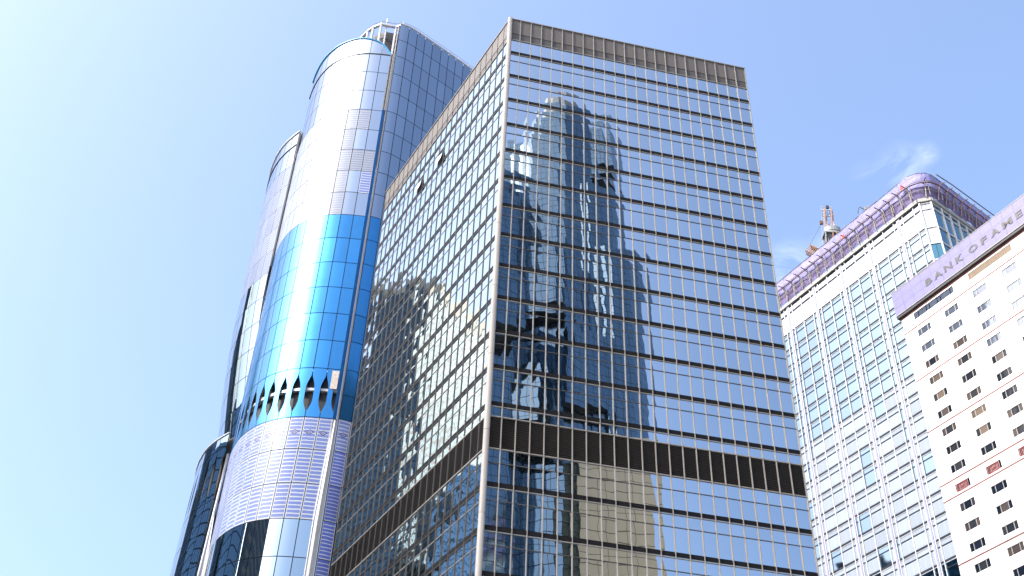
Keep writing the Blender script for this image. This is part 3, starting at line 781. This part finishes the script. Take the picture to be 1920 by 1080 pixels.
# ---- scaffold and netting on its roof edge
scaf = empty('scaffold', (fb.P(0, 0, 0).x, fb.P(0, 0, 0).y, 184.5), 'violet safety net on brown poles along the top of the pale tower', 'scaffold')
# outline of the roof edge, rounded at the corner
path = [fb.P(BX0 - 1, .3, 0), fb.P(BX1 - .9, .3, 0)]
cpA, cpB = fb.P(BX1 - .9, .3, 0), frr.P(.9, .3, 0); ctl = fc.P(chW / 2, .9, 0)
for k in range(1, 7):
    t = k / 7; path.append((1 - t) ** 2 * cpA + 2 * t * (1 - t) * ctl + t * t * cpB)
path += [frr.P(.9, .3, 0), frr.P(RW - 2, .3, 0)]
Sx = [0]
for p, q in zip(path, path[1:]): Sx.append(Sx[-1] + (q - p).length)
def on_path(s):
    for i in range(len(path) - 1):
        if s <= Sx[i + 1] or i == len(path) - 2:
            t = (s - Sx[i]) / (Sx[i + 1] - Sx[i]); p = path[i].lerp(path[i + 1], t); d = (path[i + 1] - path[i]).normalized()
            return p, Vector((d.y, -d.x, 0))
LP = Sx[-1]
nr_ = random.Random(5)
from mathutils import noise as mnoise
def net_sheet(s0, s1, z0, z1, out0, out1, m, name, amp):
    b = MB(); nx = max(2, int((s1 - s0) / .8)); nzz = 8; G = {}
    for i in range(nx + 1):
        s = s0 + (s1 - s0) * i / nx; p, n = on_path(s)
        for j in range(nzz + 1):
            v = j / nzz; z = z0 + (z1 - z0) * v
            w = mnoise.noise(Vector((s * .35, z * .5, 3.1))) * amp + mnoise.noise(Vector((s * 1.1, z * 1.3, 9))) * amp * .5
            G[(i, j)] = p + n * (out0 + (out1 - out0) * v + w * (1 - .6 * v)) + Vector((0, 0, z + w * .4))
    for i in range(nx):
        for j in range(nzz): b.quad(G[(i, j)], G[(i + 1, j)], G[(i + 1, j + 1)], G[(i, j + 1)])
    me = b.mesh(name, [m]); o = put(me, name, scaf)
    md = o.modifiers.new('thickness', 'SOLIDIFY'); md.thickness = .03
    return o
s = 0
while s < LP - 1:
    e = min(s + 6.5, LP)
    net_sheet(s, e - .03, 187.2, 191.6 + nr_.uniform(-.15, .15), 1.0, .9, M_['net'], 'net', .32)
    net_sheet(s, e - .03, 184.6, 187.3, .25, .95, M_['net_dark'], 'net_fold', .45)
    s = e
def pole(pts, r, m, name='pole', n=5):
    b = MB(); b.tube(pts, r, n); return part(b, name, m, scaf)
def along(z, out, s0=0, s1=LP, n=60):
    r_ = []
    for k in range(n + 1):
        p, nn = on_path(s0 + (s1 - s0) * k / n); r_.append(p + nn * out + Vector((0, 0, z)))
    return r_
pole(along(188.0, 1.75), .16, M_['bamboo'], 'long_pole'); pole(along(188.9, 1.35), .08, M_['grey_pole'], 'long_pole'); pole(along(186.4, 1.0), .08, M_['grey_pole'], 'long_pole')
pole(along(191.7, .95), .07, M_['crane_dark'], 'rope')
s = 1.0; k = 0
while s < LP:
    p, nn = on_path(s); d = Vector((-nn.y, nn.x, 0)); right = s > Sx[-3] 
    m1 = M_['pink'] if right else M_['bamboo']
    pole([p + nn * .2 + Vector((0, 0, 188.4)), p + nn * 3.1 + Vector((0, 0, 188.1))], .12, M_['bamboo'], 'outrigger')
    pole([p + nn * 1.9 + Vector((0, 0, 188.2)), p + nn * 1.0 + d * .2 + Vector((0, 0, 186.9)), p + nn * .6 + Vector((0, 0, 184.4))], .16, m1 if right else M_['grey_pole'], 'bracket')
    pole([p + nn * 1.2 + d * .8 + Vector((0, 0, 184.5)), p + nn * 1.3 + d * .8 + Vector((0, 0, 187.4 + nr_.uniform(0, 1.2)))], .07, M_['grey_pole'], 'upright')
    pole([p + nn * 1.0 + Vector((0, 0, 191.2)), p + nn * 1.0 + Vector((0, 0, 192.5))], .05, M_['grey_pole'], 'upright')
    if k % 4 == 2: pole([p + nn * 1.6 + d * .3 + Vector((0, 0, 185.2)), p + nn * 1.4 + d * 2.6 + Vector((0, 0, 186.8))], .07, M_['bamboo'], 'brace')
    s += 2.75; k += 1
pole(along(189.5, 3.0, Sx[-2], LP, 8), .12, M_['bamboo'], 'long_pole')
for s, z in ((LP * .33, 187.9), (Sx[2] - 1.5, 188.2)):
    p, nn = on_path(s); b = MB(); q = p + nn * 1.9 + Vector((0, 0, z)); d = Vector((-nn.y, nn.x, 0)) * .45
    b.quad(q - d, q + d, q + d + Vector((0, 0, 1.1)), q - d * .6 + Vector((0, 0, .9))); b.quad(q - d + nn * .05, q - d * .6 + nn * .05 + Vector((0, 0, .9)), q + d + nn * .05 + Vector((0, 0, 1.1)), q + d + nn * .05)
    part(b, 'red_cloth', M_['red_flag'], scaf)
# ---- luffing crane on the roof
def cr_at(x, y, D=230.0):
    d = pix_dir(x, y); return d * (D / math.hypot(d.x, d.y))
crane = empty('tower_crane', cr_at(1556, 480) + Vector((0, 0, -6)), 'orange and grey tower crane head above the violet netting', 'crane')
def bar(a, b_, r, m, name, par=crane):
    q = MB(); q.tube([a, b_], r, 4); return part(q, name, m, par)
c17 = lambda x, y: (1480 + x / 6.75, 340 + y / 6.75)
dpt = Vector((0, 0, 0))
Tl, Tr = cr_at(*c17(445, 345)), cr_at(*c17(530, 345)); Bl, Br_ = cr_at(*c17(455, 605)), cr_at(*c17(575, 600))
Ml = cr_at(*c17(490, 600)); Mr = cr_at(*c17(535, 600)); back = Vector((.9, 2.2, 0))
for a, b_, r in ((Tl, Bl, .2), (Tl + back * .4, Ml, .22), (Tr, Mr, .2), (Tr + back * .4, Br_, .22)): bar(a, b_, r, M_['orange'], 'frame_leg')
bar(cr_at(*c17(455, 580)), cr_at(*c17(545, 580)), .15, M_['bamboo'], 'cross_bar'); bar(cr_at(*c17(470, 450)), cr_at(*c17(515, 395)), .08, M_['crane_dark'], 'brace'); bar(cr_at(*c17(470, 530)), cr_at(*c17(530, 570)), .08, M_['crane_dark'], 'brace')
b = MB()
pl = cr_at(*c17(405, 365)); pr = cr_at(*c17(540, 365))
b.tube([pl, pr], .14, 4); b.tube([pl + Vector((0, 0, 1.1)), pr + Vector((0, 0, 1.1))], .06, 4); b.tube([pl + back, pr + back], .14, 4)
for t in (0, .25, .5, .75, 1): q = pl.lerp(pr, t); b.tube([q, q + Vector((0, 0, 1.6 if t in (0, 1) else 1.1))], .06, 4); b.tube([q, q + back], .08, 4)
part(b, 'head_platform', M_['steel_grey'], crane)
b = MB(); q = cr_at(*c17(480, 330)); b.box(-.35, .35, -.3, .3, -.35, .45); part(b, 'sheave_block', M_['crane_dark'], crane, loc=q)
# ladder
b = MB(); l0, l1 = cr_at(*c17(405, 345)), cr_at(*c17(425, 860)); l2, l3 = cr_at(*c17(432, 345)), cr_at(*c17(445, 860))
b.tube([l0, l1], .05, 4); b.tube([l2, l3], .05, 4)
for k in range(24): t = (k + .5) / 24; b.tube([l0.lerp(l1, t), l2.lerp(l3, t)], .035, 4)
part(b, 'ladder', M_['steel_grey'], crane)
# machinery deck (banded drum) and cab frame under it
dk = (cr_at(*c17(445, 640)) + cr_at(*c17(655, 640))) / 2; rw = (cr_at(*c17(655, 640)) - cr_at(*c17(445, 640))).length / 2
b = MB()
for k in range(3):
    z0 = -1.1 + k * .75; pts = [(math.cos(t) * (rw + .1 * (k % 2)), math.sin(t) * (rw * .62 + .1 * (k % 2))) for t in [2 * math.pi * i / 20 for i in range(20)]]
    b.poly_prism(pts, z0, z0 + .7)
part(b, 'machine_deck', M_['steel_grey'], crane, loc=dk)
b = MB(); b.box(-2.3, 2.2, -1.2, 1.4, -5.4, -1.2, 0); b.box(-2.7, 2.6, -1.5, 1.7, -1.5, -1.15, 1); part(b, 'machine_house', [M_['crane_dark'], M_['steel_grey']], crane, loc=dk)
for dx in (-2.4, -.5, .9, 2.2): q = MB(); q.tube([(dx, -1.5, -1.2), (dx - .5, -1.5, -7)], .2, 4); part(q, 'house_post', M_['orange'] if dx > -2 else M_['steel_grey'], crane, loc=dk)
# the short lattice boom foot on the left with its rope
j0, j1 = cr_at(*c17(200, 870)), cr_at(*c17(400, 960)); j2, j3 = cr_at(*c17(262, 800)), cr_at(*c17(430, 880))
b = MB(); off = Vector((.6, 1.6, 0))
ch = [(j0, j1), (j2, j3), (j0 + off, j1 + off), (j2 + off, j3 + off)]
for a, c_ in ch: b.tube([a, c_], .13, 4)
for k in range(9):
    t0, t1 = k / 9, (k + 1) / 9
    for (A, B_) in ((ch[0], ch[1]), (ch[2], ch[3]), (ch[0], ch[2]), (ch[1], ch[3])):
        b.tube([A[0].lerp(A[1], t0), B_[0].lerp(B_[1], t1)], .07, 4); b.tube([A[0].lerp(A[1], t1), B_[0].lerp(B_[1], t0)], .05, 4)
part(b, 'boom', M_['orange'], crane)
b = MB(); b.hexa([j2 + off * .1, j3 + off * .1, j3 + off, j2 + off, j2 + off * .1 + Vector((0, 0, .1)), j3 + off * .1 + Vector((0, 0, .1)), j3 + off + Vector((0, 0, .1)), j2 + off + Vector((0, 0, .1))]); part(b, 'boom_walkway', M_['pink'], crane)
b = MB(); b.tube([cr_at(*c17(408, 530)), j2], .05, 4); part(b, 'rope', M_['crane_dark'], crane)
b = MB(); b.box(-.4, .4, -.3, .3, -.5, .5); part(b, 'pulley', M_['bamboo'], crane, loc=cr_at(*c17(405, 525)))
# ---- small davit
dav = empty('davit', cr_at(*c17(995, 420), D=226), 'small grey davit arm poking over the violet netting', 'davit')
P_ = lambda x, y: cr_at(*c17(x, y), D=226)
b = MB(); b.tube([P_(1000, 430), P_(990, 350)], .28, 6); part(b, 'post', M_['steel_grey'], dav)
b = MB(); b.box(-.6, .5, -.4, .4, -.4, .5); part(b, 'winch', M_['steel_grey'], dav, loc=P_(985, 350))
b = MB(); b.tube([P_(985, 370), P_(940, 350), P_(890, 325)], [.2, .16, .12], 6); part(b, 'arm', M_['crane_dark'], dav)
b = MB(); b.tube([P_(890, 325), P_(872, 355), P_(868, 405)], [.12, .1, .12], 6); part(b, 'hook_arm', M_['crane_dark'], dav)
b = MB(); b.tube([P_(975, 345), P_(995, 315)], .15, 5); part(b, 'counter_arm', M_['steel_grey'], dav)

# ================================================================== W: white tower with the sign
AW = -math.radians(90 - 28.2)
fw = Frame(59.865, 137.536, AW)
tw = empty('white_tower', (59.865, 137.536, GZ), 'white hotel-like tower with small windows, red bands and a lavender rooftop sign', 'tower')
WX1 = 49.0; FH = 2.947
wins = []                                            # (x0,x1,ztop,row,col)
lines = [110.36, 101.55, 92.72, 83.92, 81.45, 72.2, 63.4]
cx0 = [2.38 + 5.35 * i for i in range(9)]
ztops = [109.6 - FH * i for i in range(18)]
WT = 113.15
# wall with true openings
ops = []
for i, x in enumerate(cx0):
    for r_, zt in enumerate(ztops):
        if i >= 5 and r_ > 9: pass
        ops.append((x, x + 2.52, zt - 1.2, zt))
xs = sorted(set([0, WX1] + [q for o in ops for q in o[:2]])); zsl = sorted(set([56.0, WT] + [q for o in ops for q in o[2:]] + [111.65, 112.85]))
strips = [(2.38, 10.24), (13.16, 21.02), (23.9, 31.7)]
xs = sorted(set(xs + [q for s_ in strips for q in s_]))
zsl = [z for z in zsl if z >= 56]
def in_open(xm, zm):
    for o in ops:
        if o[0] < xm < o[1] and o[2] < zm < o[3]: return True
    for s_ in strips:
        if s_[0] < xm < s_[1] and 111.65 < zm < 112.85: return True
    return False
b = MB()
for a, c_ in zip(xs, xs[1:]):
    for z0, z1 in zip(zsl, zsl[1:]):
        if not in_open((a + c_) / 2, (z0 + z1) / 2): b.quad((a, 0, z0), (c_, 0, z0), (c_, 0, z1), (a, 0, z1))
allops = ops + [(s_[0], s_[1], 111.65, 112.85) for s_ in strips]
for (x0, x1, z0, z1) in allops:
    if z0 < 56: continue
    D_ = .16
    b.quad((x0, 0, z0), (x1, 0, z0), (x1, D_, z0), (x0, D_, z0), 1); b.quad((x0, 0, z1), (x0, D_, z1), (x1, D_, z1), (x1, 0, z1), 1)
    b.quad((x0, 0, z0), (x0, D_, z0), (x0, D_, z1), (x0, 0, z1), 1); b.quad((x1, 0, z0), (x1, 0, z1), (x1, D_, z1), (x1, D_, z0), 1)
b.quad((0, 0, GZ), (WX1, 0, GZ), (WX1, 0, 56), (0, 0, 56)); b.quad((0, 0, GZ), (0, 0, WT), (0, 22, WT), (0, 22, GZ)); b.quad((WX1, 0, GZ), (WX1, 22, GZ), (WX1, 22, WT), (WX1, 0, WT))
b.quad((0, 0, WT), (WX1, 0, WT), (WX1, 22, WT), (0, 22, WT)); b.quad((0, 22, GZ), (0, 22, WT), (WX1, 22, WT), (WX1, 22, GZ))
part(b, 'wall', [M_['w_wall'], M_['w_reveal']], tw, loc=fw.P(0, 0, 0), rz=fw.a)
wr = random.Random(21)
def wbox(name, parent, o, x0, x1, y0, y1, z0, z1, m):
    q = MB(); q.box(x0, x1, y0, y1, z0, z1); return part(q, name, m, parent, loc=o, rz=fw.a)
def seen(i, r_):
    q = project(fw.P(cx0[i] + 1.2, 0, ztops[r_] - .6)); return q and q[0] < 1990 and q[1] < 1130
def mkchild(me, name, parent, loc):
    """sub-part: parent is already turned, so the offset is in the wall's own axes"""
    o = bpy.data.objects.new(name, me); col.objects.link(o); o.parent = parent; o.location = loc; return o
wcache = {}
def bx(key, x0, x1, y0, y1, z0, z1, m):
    k = (key, round(x1 - x0, 3), round(z1 - z0, 3), m.name)
    if k not in wcache: q = MB(); q.box(x0, x1, y0, y1, z0, z1); wcache[k] = q.mesh(key, [m])
    return wcache[k]
for i, x in enumerate(cx0):
    for r_, zt in enumerate(ztops):
        z0 = zt - 1.2; o = fw.P(x, 0, z0)
        # frame of four bars in one mesh
        if 'fr' not in wcache:
            q = MB(); q.box(0, 2.52, .08, .15, 0, .04); q.box(0, 2.52, .08, .15, 1.16, 1.2); q.box(0, .04, .08, .15, .04, 1.16); q.box(2.48, 2.52, .08, .15, .04, 1.16); wcache['fr'] = q.mesh('window', [M_['w_frame']])
        wnd = put(wcache['fr'], 'window', tw, o, fw.a)
        if not seen(i, r_): 
            mkchild(bx('pane', .05, 2.47, .1, .13, .05, 1.15, M_['w_p0']), 'pane', wnd, (0, 0, 0)); continue
        up = r_ + max(0, i - 1) * .4
        if r_ < 2 and i < 3 or (i >= 2 and r_ < 4) : kinds = ['w_p3'] * 3
        else:
            main = wr.choice(['w_p0', 'w_p0', 'w_p1', 'w_p1', 'w_p4', 'w_p2', 'w_p4']); side_ = wr.choice([main, 'w_p0', 'w_p4', 'w_p1'])
            kinds = [side_, main, side_]
        if r_ == 9: kinds = ['w_p0', 'w_p5', 'w_p0']
        for kk, (a, c_) in enumerate(((.04, .60), (.70, 1.86), (1.96, 2.48))):
            q = ('pn', kk, kinds[kk])
            if q not in wcache: mbx = MB(); mbx.box(a, c_, .1, .13, .04, 1.16); wcache[q] = mbx.mesh('pane', [M_[kinds[kk]]])
            mkchild(wcache[q], 'pane', wnd, (0, 0, 0))
        for a in (.60, 1.86):
            q = ('bar', a)
            if q not in wcache: mbx = MB(); mbx.box(a, a + .1, .06, .14, .04, 1.16); wcache[q] = mbx.mesh('mullion', [M_['w_frame']])
            mkchild(wcache[q], 'mullion', wnd, (0, 0, 0))
        if r_ == 9:
            if 'lat' not in wcache:
                q = MB()
                def lb(a, c_, r=.028, m=0):
                    q.tube([(a[0], .02, a[1]), (c_[0], .02, c_[1])], r, 4, m)
                X0, X1, Z0, Z1 = .45, 1.95, -.02, 1.12
                for (a, c_) in (((X0, Z0), (X1, Z0)), ((X0, Z1), (X1, Z1)), ((X0, Z0), (X0, Z1)), ((X1, Z0), (X1, Z1))): lb(a, c_, .06)
                cxm, czm = (X0 + X1) / 2, (Z0 + Z1) / 2
                lb((X0, Z0), (X1, Z1)); lb((X0, Z1), (X1, Z0)); lb((X0, czm), (X1, czm)); lb((cxm, Z0), (cxm, Z1))
                for (a, c_) in (((cxm - .3, Z0), (cxm - .3, Z1)), ((cxm + .3, Z0), (cxm + .3, Z1))): lb(a, c_, .025)
                for sx in (-1, 1):
                    for sz in (-1, 1): lb((cxm + sx * .75, czm + sz * .25), (cxm + sx * .3, czm + sz * .56), .03)
                q.tube([(.22, .02, -.02), (.22, .02, 1.15)], .05, 4, 1); q.tube([(2.15, .02, -.02), (2.15, .02, 1.15)], .05, 4, 1)
                q.tube([(.1, .02, .0), (2.45, .02, 0.0)], .05, 4, 1)
                wcache['lat'] = q.mesh('lattice', [M_['w_lattice'], M_['w_pink']])
            mkchild(wcache['lat'], 'lattice', wnd, (0, 0, 0))
for z in lines:
    wbox('red_band', tw, fw.P(0, 0, z), -.03, WX1, -.06, .0 - .002, -.09, .09, M_['w_red'])
# strips under the sign
for si, (a, c_) in enumerate(strips):
    w = (c_ - a)
    n = [(.0, .1), (.12, .30), (.32, .38), (.40, .58), (.60, .66), (.68, .90), (.92, 1.0)] if si == 0 else [(k / 6 + .006, (k + 1) / 6 - .006) for k in range(6)]
    for (p0, p1) in n:
        if si == 0: wbox('strip_pane', tw, fw.P(a + w * p0, 0, 111.68), 0, w * (p1 - p0), .1, .12, 0, 1.15, M_['w_p3'])
        else:
            q = MB(); q.box(0, w * (p1 - p0), .1, .14, 0, 1.15)
            for k in range(9): q.box(k * w * (p1 - p0) / 9, k * w * (p1 - p0) / 9 + .08, .02, .1, .02, 1.13)
            part(q, 'louver_panel', M_['w_louver'], tw, loc=fw.P(a + w * p0, 0, 111.68), rz=fw.a)
wbox('red_band', tw, fw.P(0, 0, 113.3), -.1, WX1, -.1, .3, -.12, .12, M_['w_red'])
wbox('soffit', tw, fw.P(0, 0, 113.62), -.4, WX1 + .3, -.5, 22, -.2, .2, M_['w_black'])
# rooftop sign, tiled fascia with raised letters
sgn = wbox('sign_fascia', tw, fw.P(0, 0, 113.83), -.38, WX1 + .28, -.5, .3, 0, 4.45, M_['w_black'])
pw = (WX1 + .7) / 25; ph = 4.45 / 3
q = MB(); q.box(.012, pw - .012, -.055, .0, .012, ph - .012); pm_ = q.mesh('sign_panel', [M_['w_sign']])
for k in range(25):
    for j in range(3): put(pm_, 'sign_panel', tw, fw.P(-.4 + k * pw, .502, 113.83 + j * ph), fw.a)
wbox('sign_rim', tw, fw.P(0, 0, 118.3), -.42, WX1 + .3, -.6, .5, 0, .09, M_['w_frame'])
wbox('sign_rim', tw, fw.P(0, 0, 113.8), -.42, WX1 + .3, -.6, -.552, 0, .1, M_['w_frame'])
wbox('roof_house', tw, fw.P(0, 0, 113.9), 3, WX1 - 3, 2, 20, 0, 3.6, M_['w_wall'])
fontc = {}
def letter(ch, x0, w, h, z):
    cu = bpy.data.curves.new('letter', 'FONT'); cu.body = ch; cu.size = 1.0; cu.extrude = .03; cu.offset = .032; cu.fill_mode = 'BOTH'
    tmp = bpy.data.objects.new('tmp', cu); col.objects.link(tmp)
    dg = bpy.context.evaluated_depsgraph_get(); me = bpy.data.meshes.new_from_object(tmp.evaluated_get(dg)); bpy.data.objects.remove(tmp)
    xsv = [v.co.x for v in me.vertices]; ys = [v.co.y for v in me.vertices]
    ax, bx_, ay, by_ = min(xsv), max(xsv), min(ys), max(ys)
    for v in me.vertices:
        X = (v.co.x - ax) / (bx_ - ax) * w; Z = (v.co.y - ay) / (by_ - ay) * h; Y = -v.co.z
        v.co = (X, Y, Z)
    me.materials.clear(); me.materials.append(M_['w_letter'])
    put(me, 'letter', tw, fw.P(x0, .585, z), fw.a)
for ch, x0, w in (('B', 6.24, 1.2), ('A', 7.95, 1.6), ('N', 9.98, 1.5), ('K', 12.25, 1.35), ('O', 14.8, 1.6), ('F', 17.1, 1.1), ('A', 18.9, 1.6), ('M', 21.05, 1.75), ('E', 23.45, 1.15), ('R', 25.3, 1.3), ('I', 27.2, .3), ('C', 28.1, 1.5), ('A', 30.1, 1.6)):
    letter(ch, x0, w, 1.2, 115.2)

# ================================================================== neighbours that show only as reflections
def grid_glass(name, glass_c, line_c, sx, sz, lw, rough=.05, metal=.8):
    m, t, b = new_mat(name)
    gg = nd(t, 'ShaderNodeNewGeometry'); tcn = nd(t, 'ShaderNodeUVMap'); sp = nd(t, 'ShaderNodeSeparateXYZ'); t.links.new(tcn.outputs[0], sp.inputs[0])
    def M(op, a, bb=None):
        q = nd(t, 'ShaderNodeMath', operation=op)
        for i, x in enumerate((a, bb)):
            if x is None: continue
            if isinstance(x, (int, float)): q.inputs[i].default_value = x
            else: t.links.new(x, q.inputs[i])
        return q.outputs[0]
    l1 = M('LESS_THAN', M('FRACT', M('MULTIPLY', sp.outputs[0], 1 / sx)), lw / sx); l2 = M('LESS_THAN', M('FRACT', M('MULTIPLY', sp.outputs[1], 1 / sz)), lw * 1.6 / sz)
    k = M('MAXIMUM', l1, l2)
    mixc = nd(t, 'ShaderNodeMix', data_type='RGBA'); mixc.inputs[6].default_value = (*glass_c, 1); mixc.inputs[7].default_value = (*line_c, 1); t.links.new(k, mixc.inputs[0])
    t.links.new(mixc.outputs[2], b.inputs['Base Color']); inv = M('SUBTRACT', 1.0, k); t.links.new(M('MULTIPLY', inv, metal), b.inputs['Metallic'])
    t.links.new(M('ADD', M('MULTIPLY', k, .5), rough), b.inputs['Roughness'])
    return m
def uv_prism(pts, z0, z1, m=0, mb=None, mtop=None):
    """walls with metric UVs"""
    b = mb or MB(); s = 0; n = len(pts)
    for k in range(n):
        p, q = Vector(pts[k]), Vector(pts[(k + 1) % n]); L = (q - p).length
        b.quad((p.x, p.y, z0), (q.x, q.y, z0), (q.x, q.y, z1), (p.x, p.y, z1), m, ((s, z0), (s + L, z0), (s + L, z1), (s, z1))); s += L
    i = len(b.v); b.v += [(x, y, z1) for x, y in pts]; b.f.append(tuple(range(i, i + n))); b.m.append(m if mtop is None else mtop); b.uv.append(tuple((0, 0) for _ in pts)); b.sm.append(False)
    i = len(b.v); b.v += [(x, y, z0) for x, y in pts]; b.f.append(tuple(range(i + n - 1, i - 1, -1))); b.m.append(m if mtop is None else mtop); b.uv.append(tuple((0, 0) for _ in pts)); b.sm.append(False)
    return b
def octagon(cx, cy, r, rot=0): return [(cx + r * math.cos(rot + math.pi / 8 + k * math.pi / 4), cy + r * math.sin(rot + math.pi / 8 + k * math.pi / 4)) for k in range(8)]
g_blue = grid_glass('mirror_blue_grid', (.22, .29, .33), (.035, .04, .045), 2.4, 3.8, .16, .05, .9)
g_pale = grid_glass('pale_office_grid', (.12, .16, .18), (.05, .05, .048), 3.0, 4.1, .75, .08, .8)
g_beige = grid_glass('beige_stone_grid', (.74, .58, .36), (.22, .17, .11), 4.2, 3.8, .18, .55, 0)
g_grey = plain('grey_soffit', (.055, .06, .065), .7, 0, .2, .5)
def oct_tower(cx, cy, r, top, tiers, label, rot=.2):
    e = empty('octagonal_tower', (cx, cy, GZ), label, 'office tower', 'octagonal towers mirrored in the dark block')
    part(uv_prism(octagon(cx, cy, r, rot), GZ, top - 12), 'shaft', g_blue, e)
    for k, (z0, z1, w, a) in enumerate(tiers):
        for da in (0, math.pi):
            th = rot + a + da; d = Vector((math.cos(th), math.sin(th))); t = Vector((-d.y, d.x)); c = Vector((cx, cy)) + d * (r * .78)
            pts = [c - t * w + d * 0, c - t * w + d * (r * .45), c + t * w + d * (r * .45), c + t * w]
            q = uv_prism([tuple(p) for p in pts][::-1], z0, z1, 0, None, 1); part(q, 'projecting_bay', [g_blue, g_grey], e)
    part(uv_prism(octagon(cx, cy, r * .8, rot), top - 12, top - 5), 'crown_step', g_blue, e)
    part(uv_prism(octagon(cx, cy, r * .45, rot), top - 5, top + 3), 'crown_cap', M_['h_concrete'], e)
    return e
T1 = [(z, z + 12, 5.2, (i % 4) * math.pi / 4) for i, z in enumerate(range(20, 165, 17))]
T2 = [(z, z + 16, 4.2, ((i + 1) % 4) * math.pi / 4) for i, z in enumerate(range(112, 185, 20))]
oct_tower(26.2, -.5, 14.8, 171, T1, 'octagonal blue tower with projecting bays, mirrored beside the dark block corner', .08)
oq = oct_tower(43.5, 4.5, 9.6, 197, T2, 'taller octagonal blue tower with stepped shoulder, mirrored in the middle of the dark block', .78)
part(uv_prism(octagon(51.5, 10.5, 6.6, .2), GZ, 150), 'shoulder', g_blue, oq); part(uv_prism(octagon(48.5, 8.5, 6.6, .2), GZ, 168), 'shoulder', g_blue, oq)
e = empty('stone_block', (50, 20, GZ), 'beige stone block mirrored low in the dark glass facade', 'office block')
part(uv_prism([(41.5, 16.5), (52.5, 22.0), (56.5, 14), (45.5, 8.5)][::-1], GZ, 104), 'wall', g_beige, e)
# pale slab tower far left, seen in the side face of the dark block
e = empty('slab_tower', (-180, 235, GZ), 'tall pale slab tower mirrored in the side face of the dark block', 'office tower')
pA = Vector((-166, 223)); d1 = Vector((-.99, -.08)).normalized(); d2 = Vector((.13, .99)).normalized()
q = uv_prism([tuple(pA), tuple(pA + d2 * 22), tuple(pA + d2 * 22 + d1 * 48), tuple(pA + d1 * 48)], GZ, 250); part(q, 'wall', g_pale, e)
q = uv_prism([tuple(pA - d1 * .3 - d2 * .3), tuple(pA + d2 * 22.3 - d1 * .3), tuple(pA + d2 * 22.3 + d1 * 48.3), tuple(pA + d1 * 48.3 - d2 * .3)], 250, 255.5); part(q, 'roof_crown', M_['stone'], e)
g_mid = grid_glass('mid_blue_grid', (.34, .43, .48), (.06, .065, .07), 2.4, 3.8, .3, .05, .9)
# dark tower further left, mirrored in the lower lobes of the curved tower
e = empty('dark_slab_tower', (-215, 215, GZ), 'dark blue slab tower mirrored in the left side of the curved tower', 'office tower')
part(uv_prism([(-190, 205), (-178, 255), (-215, 262), (-228, 212)][::-1], GZ, 190), 'wall', g_mid, e)

# two unseen blocks added on the left to darken the curved tower's lower glass
g_tan = grid_glass('tan_office_grid', (.10, .13, .15), (.26, .23, .19), 3.2, 3.6, .9, .1, .6)
e = empty('tan_block', (-128, 55, GZ), 'tan office block added out of view, mirrored as dark strips in the foot of the curved tower', 'office block')
part(uv_prism([(-112, 40), (-116, 100), (-146, 104), (-142, 40)], GZ, 140), 'wall', g_tan, e)
part(uv_prism([(-118, 46), (-121, 92), (-138, 96), (-136, 46)], 140, 144), 'roof_house', M_['h_concrete'], e)
e = empty('blue_block', (-190, 145, GZ), 'blue glass block added out of view to darken the lower left lobe of the curved tower', 'office block')
part(uv_prism([(-166, 100), (-158, 202), (-200, 204), (-206, 102)], GZ, 165), 'wall', g_mid, e)
part(uv_prism([(-172, 122), (-168, 168), (-194, 170), (-198, 124)], 165, 170), 'roof_house', g_grey, e)

e = empty('grey_tower', (-195, 275, GZ), 'grey glass tower mirrored half way up the left lobe of the curved tower', 'office tower')
g_dim = grid_glass('grey_office_grid', (.13, .16, .175), (.17, .165, .155), 2.6, 3.9, .6, .08, .7)
part(uv_prism([(-178, 257), (-176, 286), (-216, 292), (-218, 260)], GZ, 236), 'wall', g_dim, e)
part(uv_prism([(-182, 262), (-180, 282), (-212, 287), (-214, 264)], 236, 242), 'roof_house', g_grey, e)
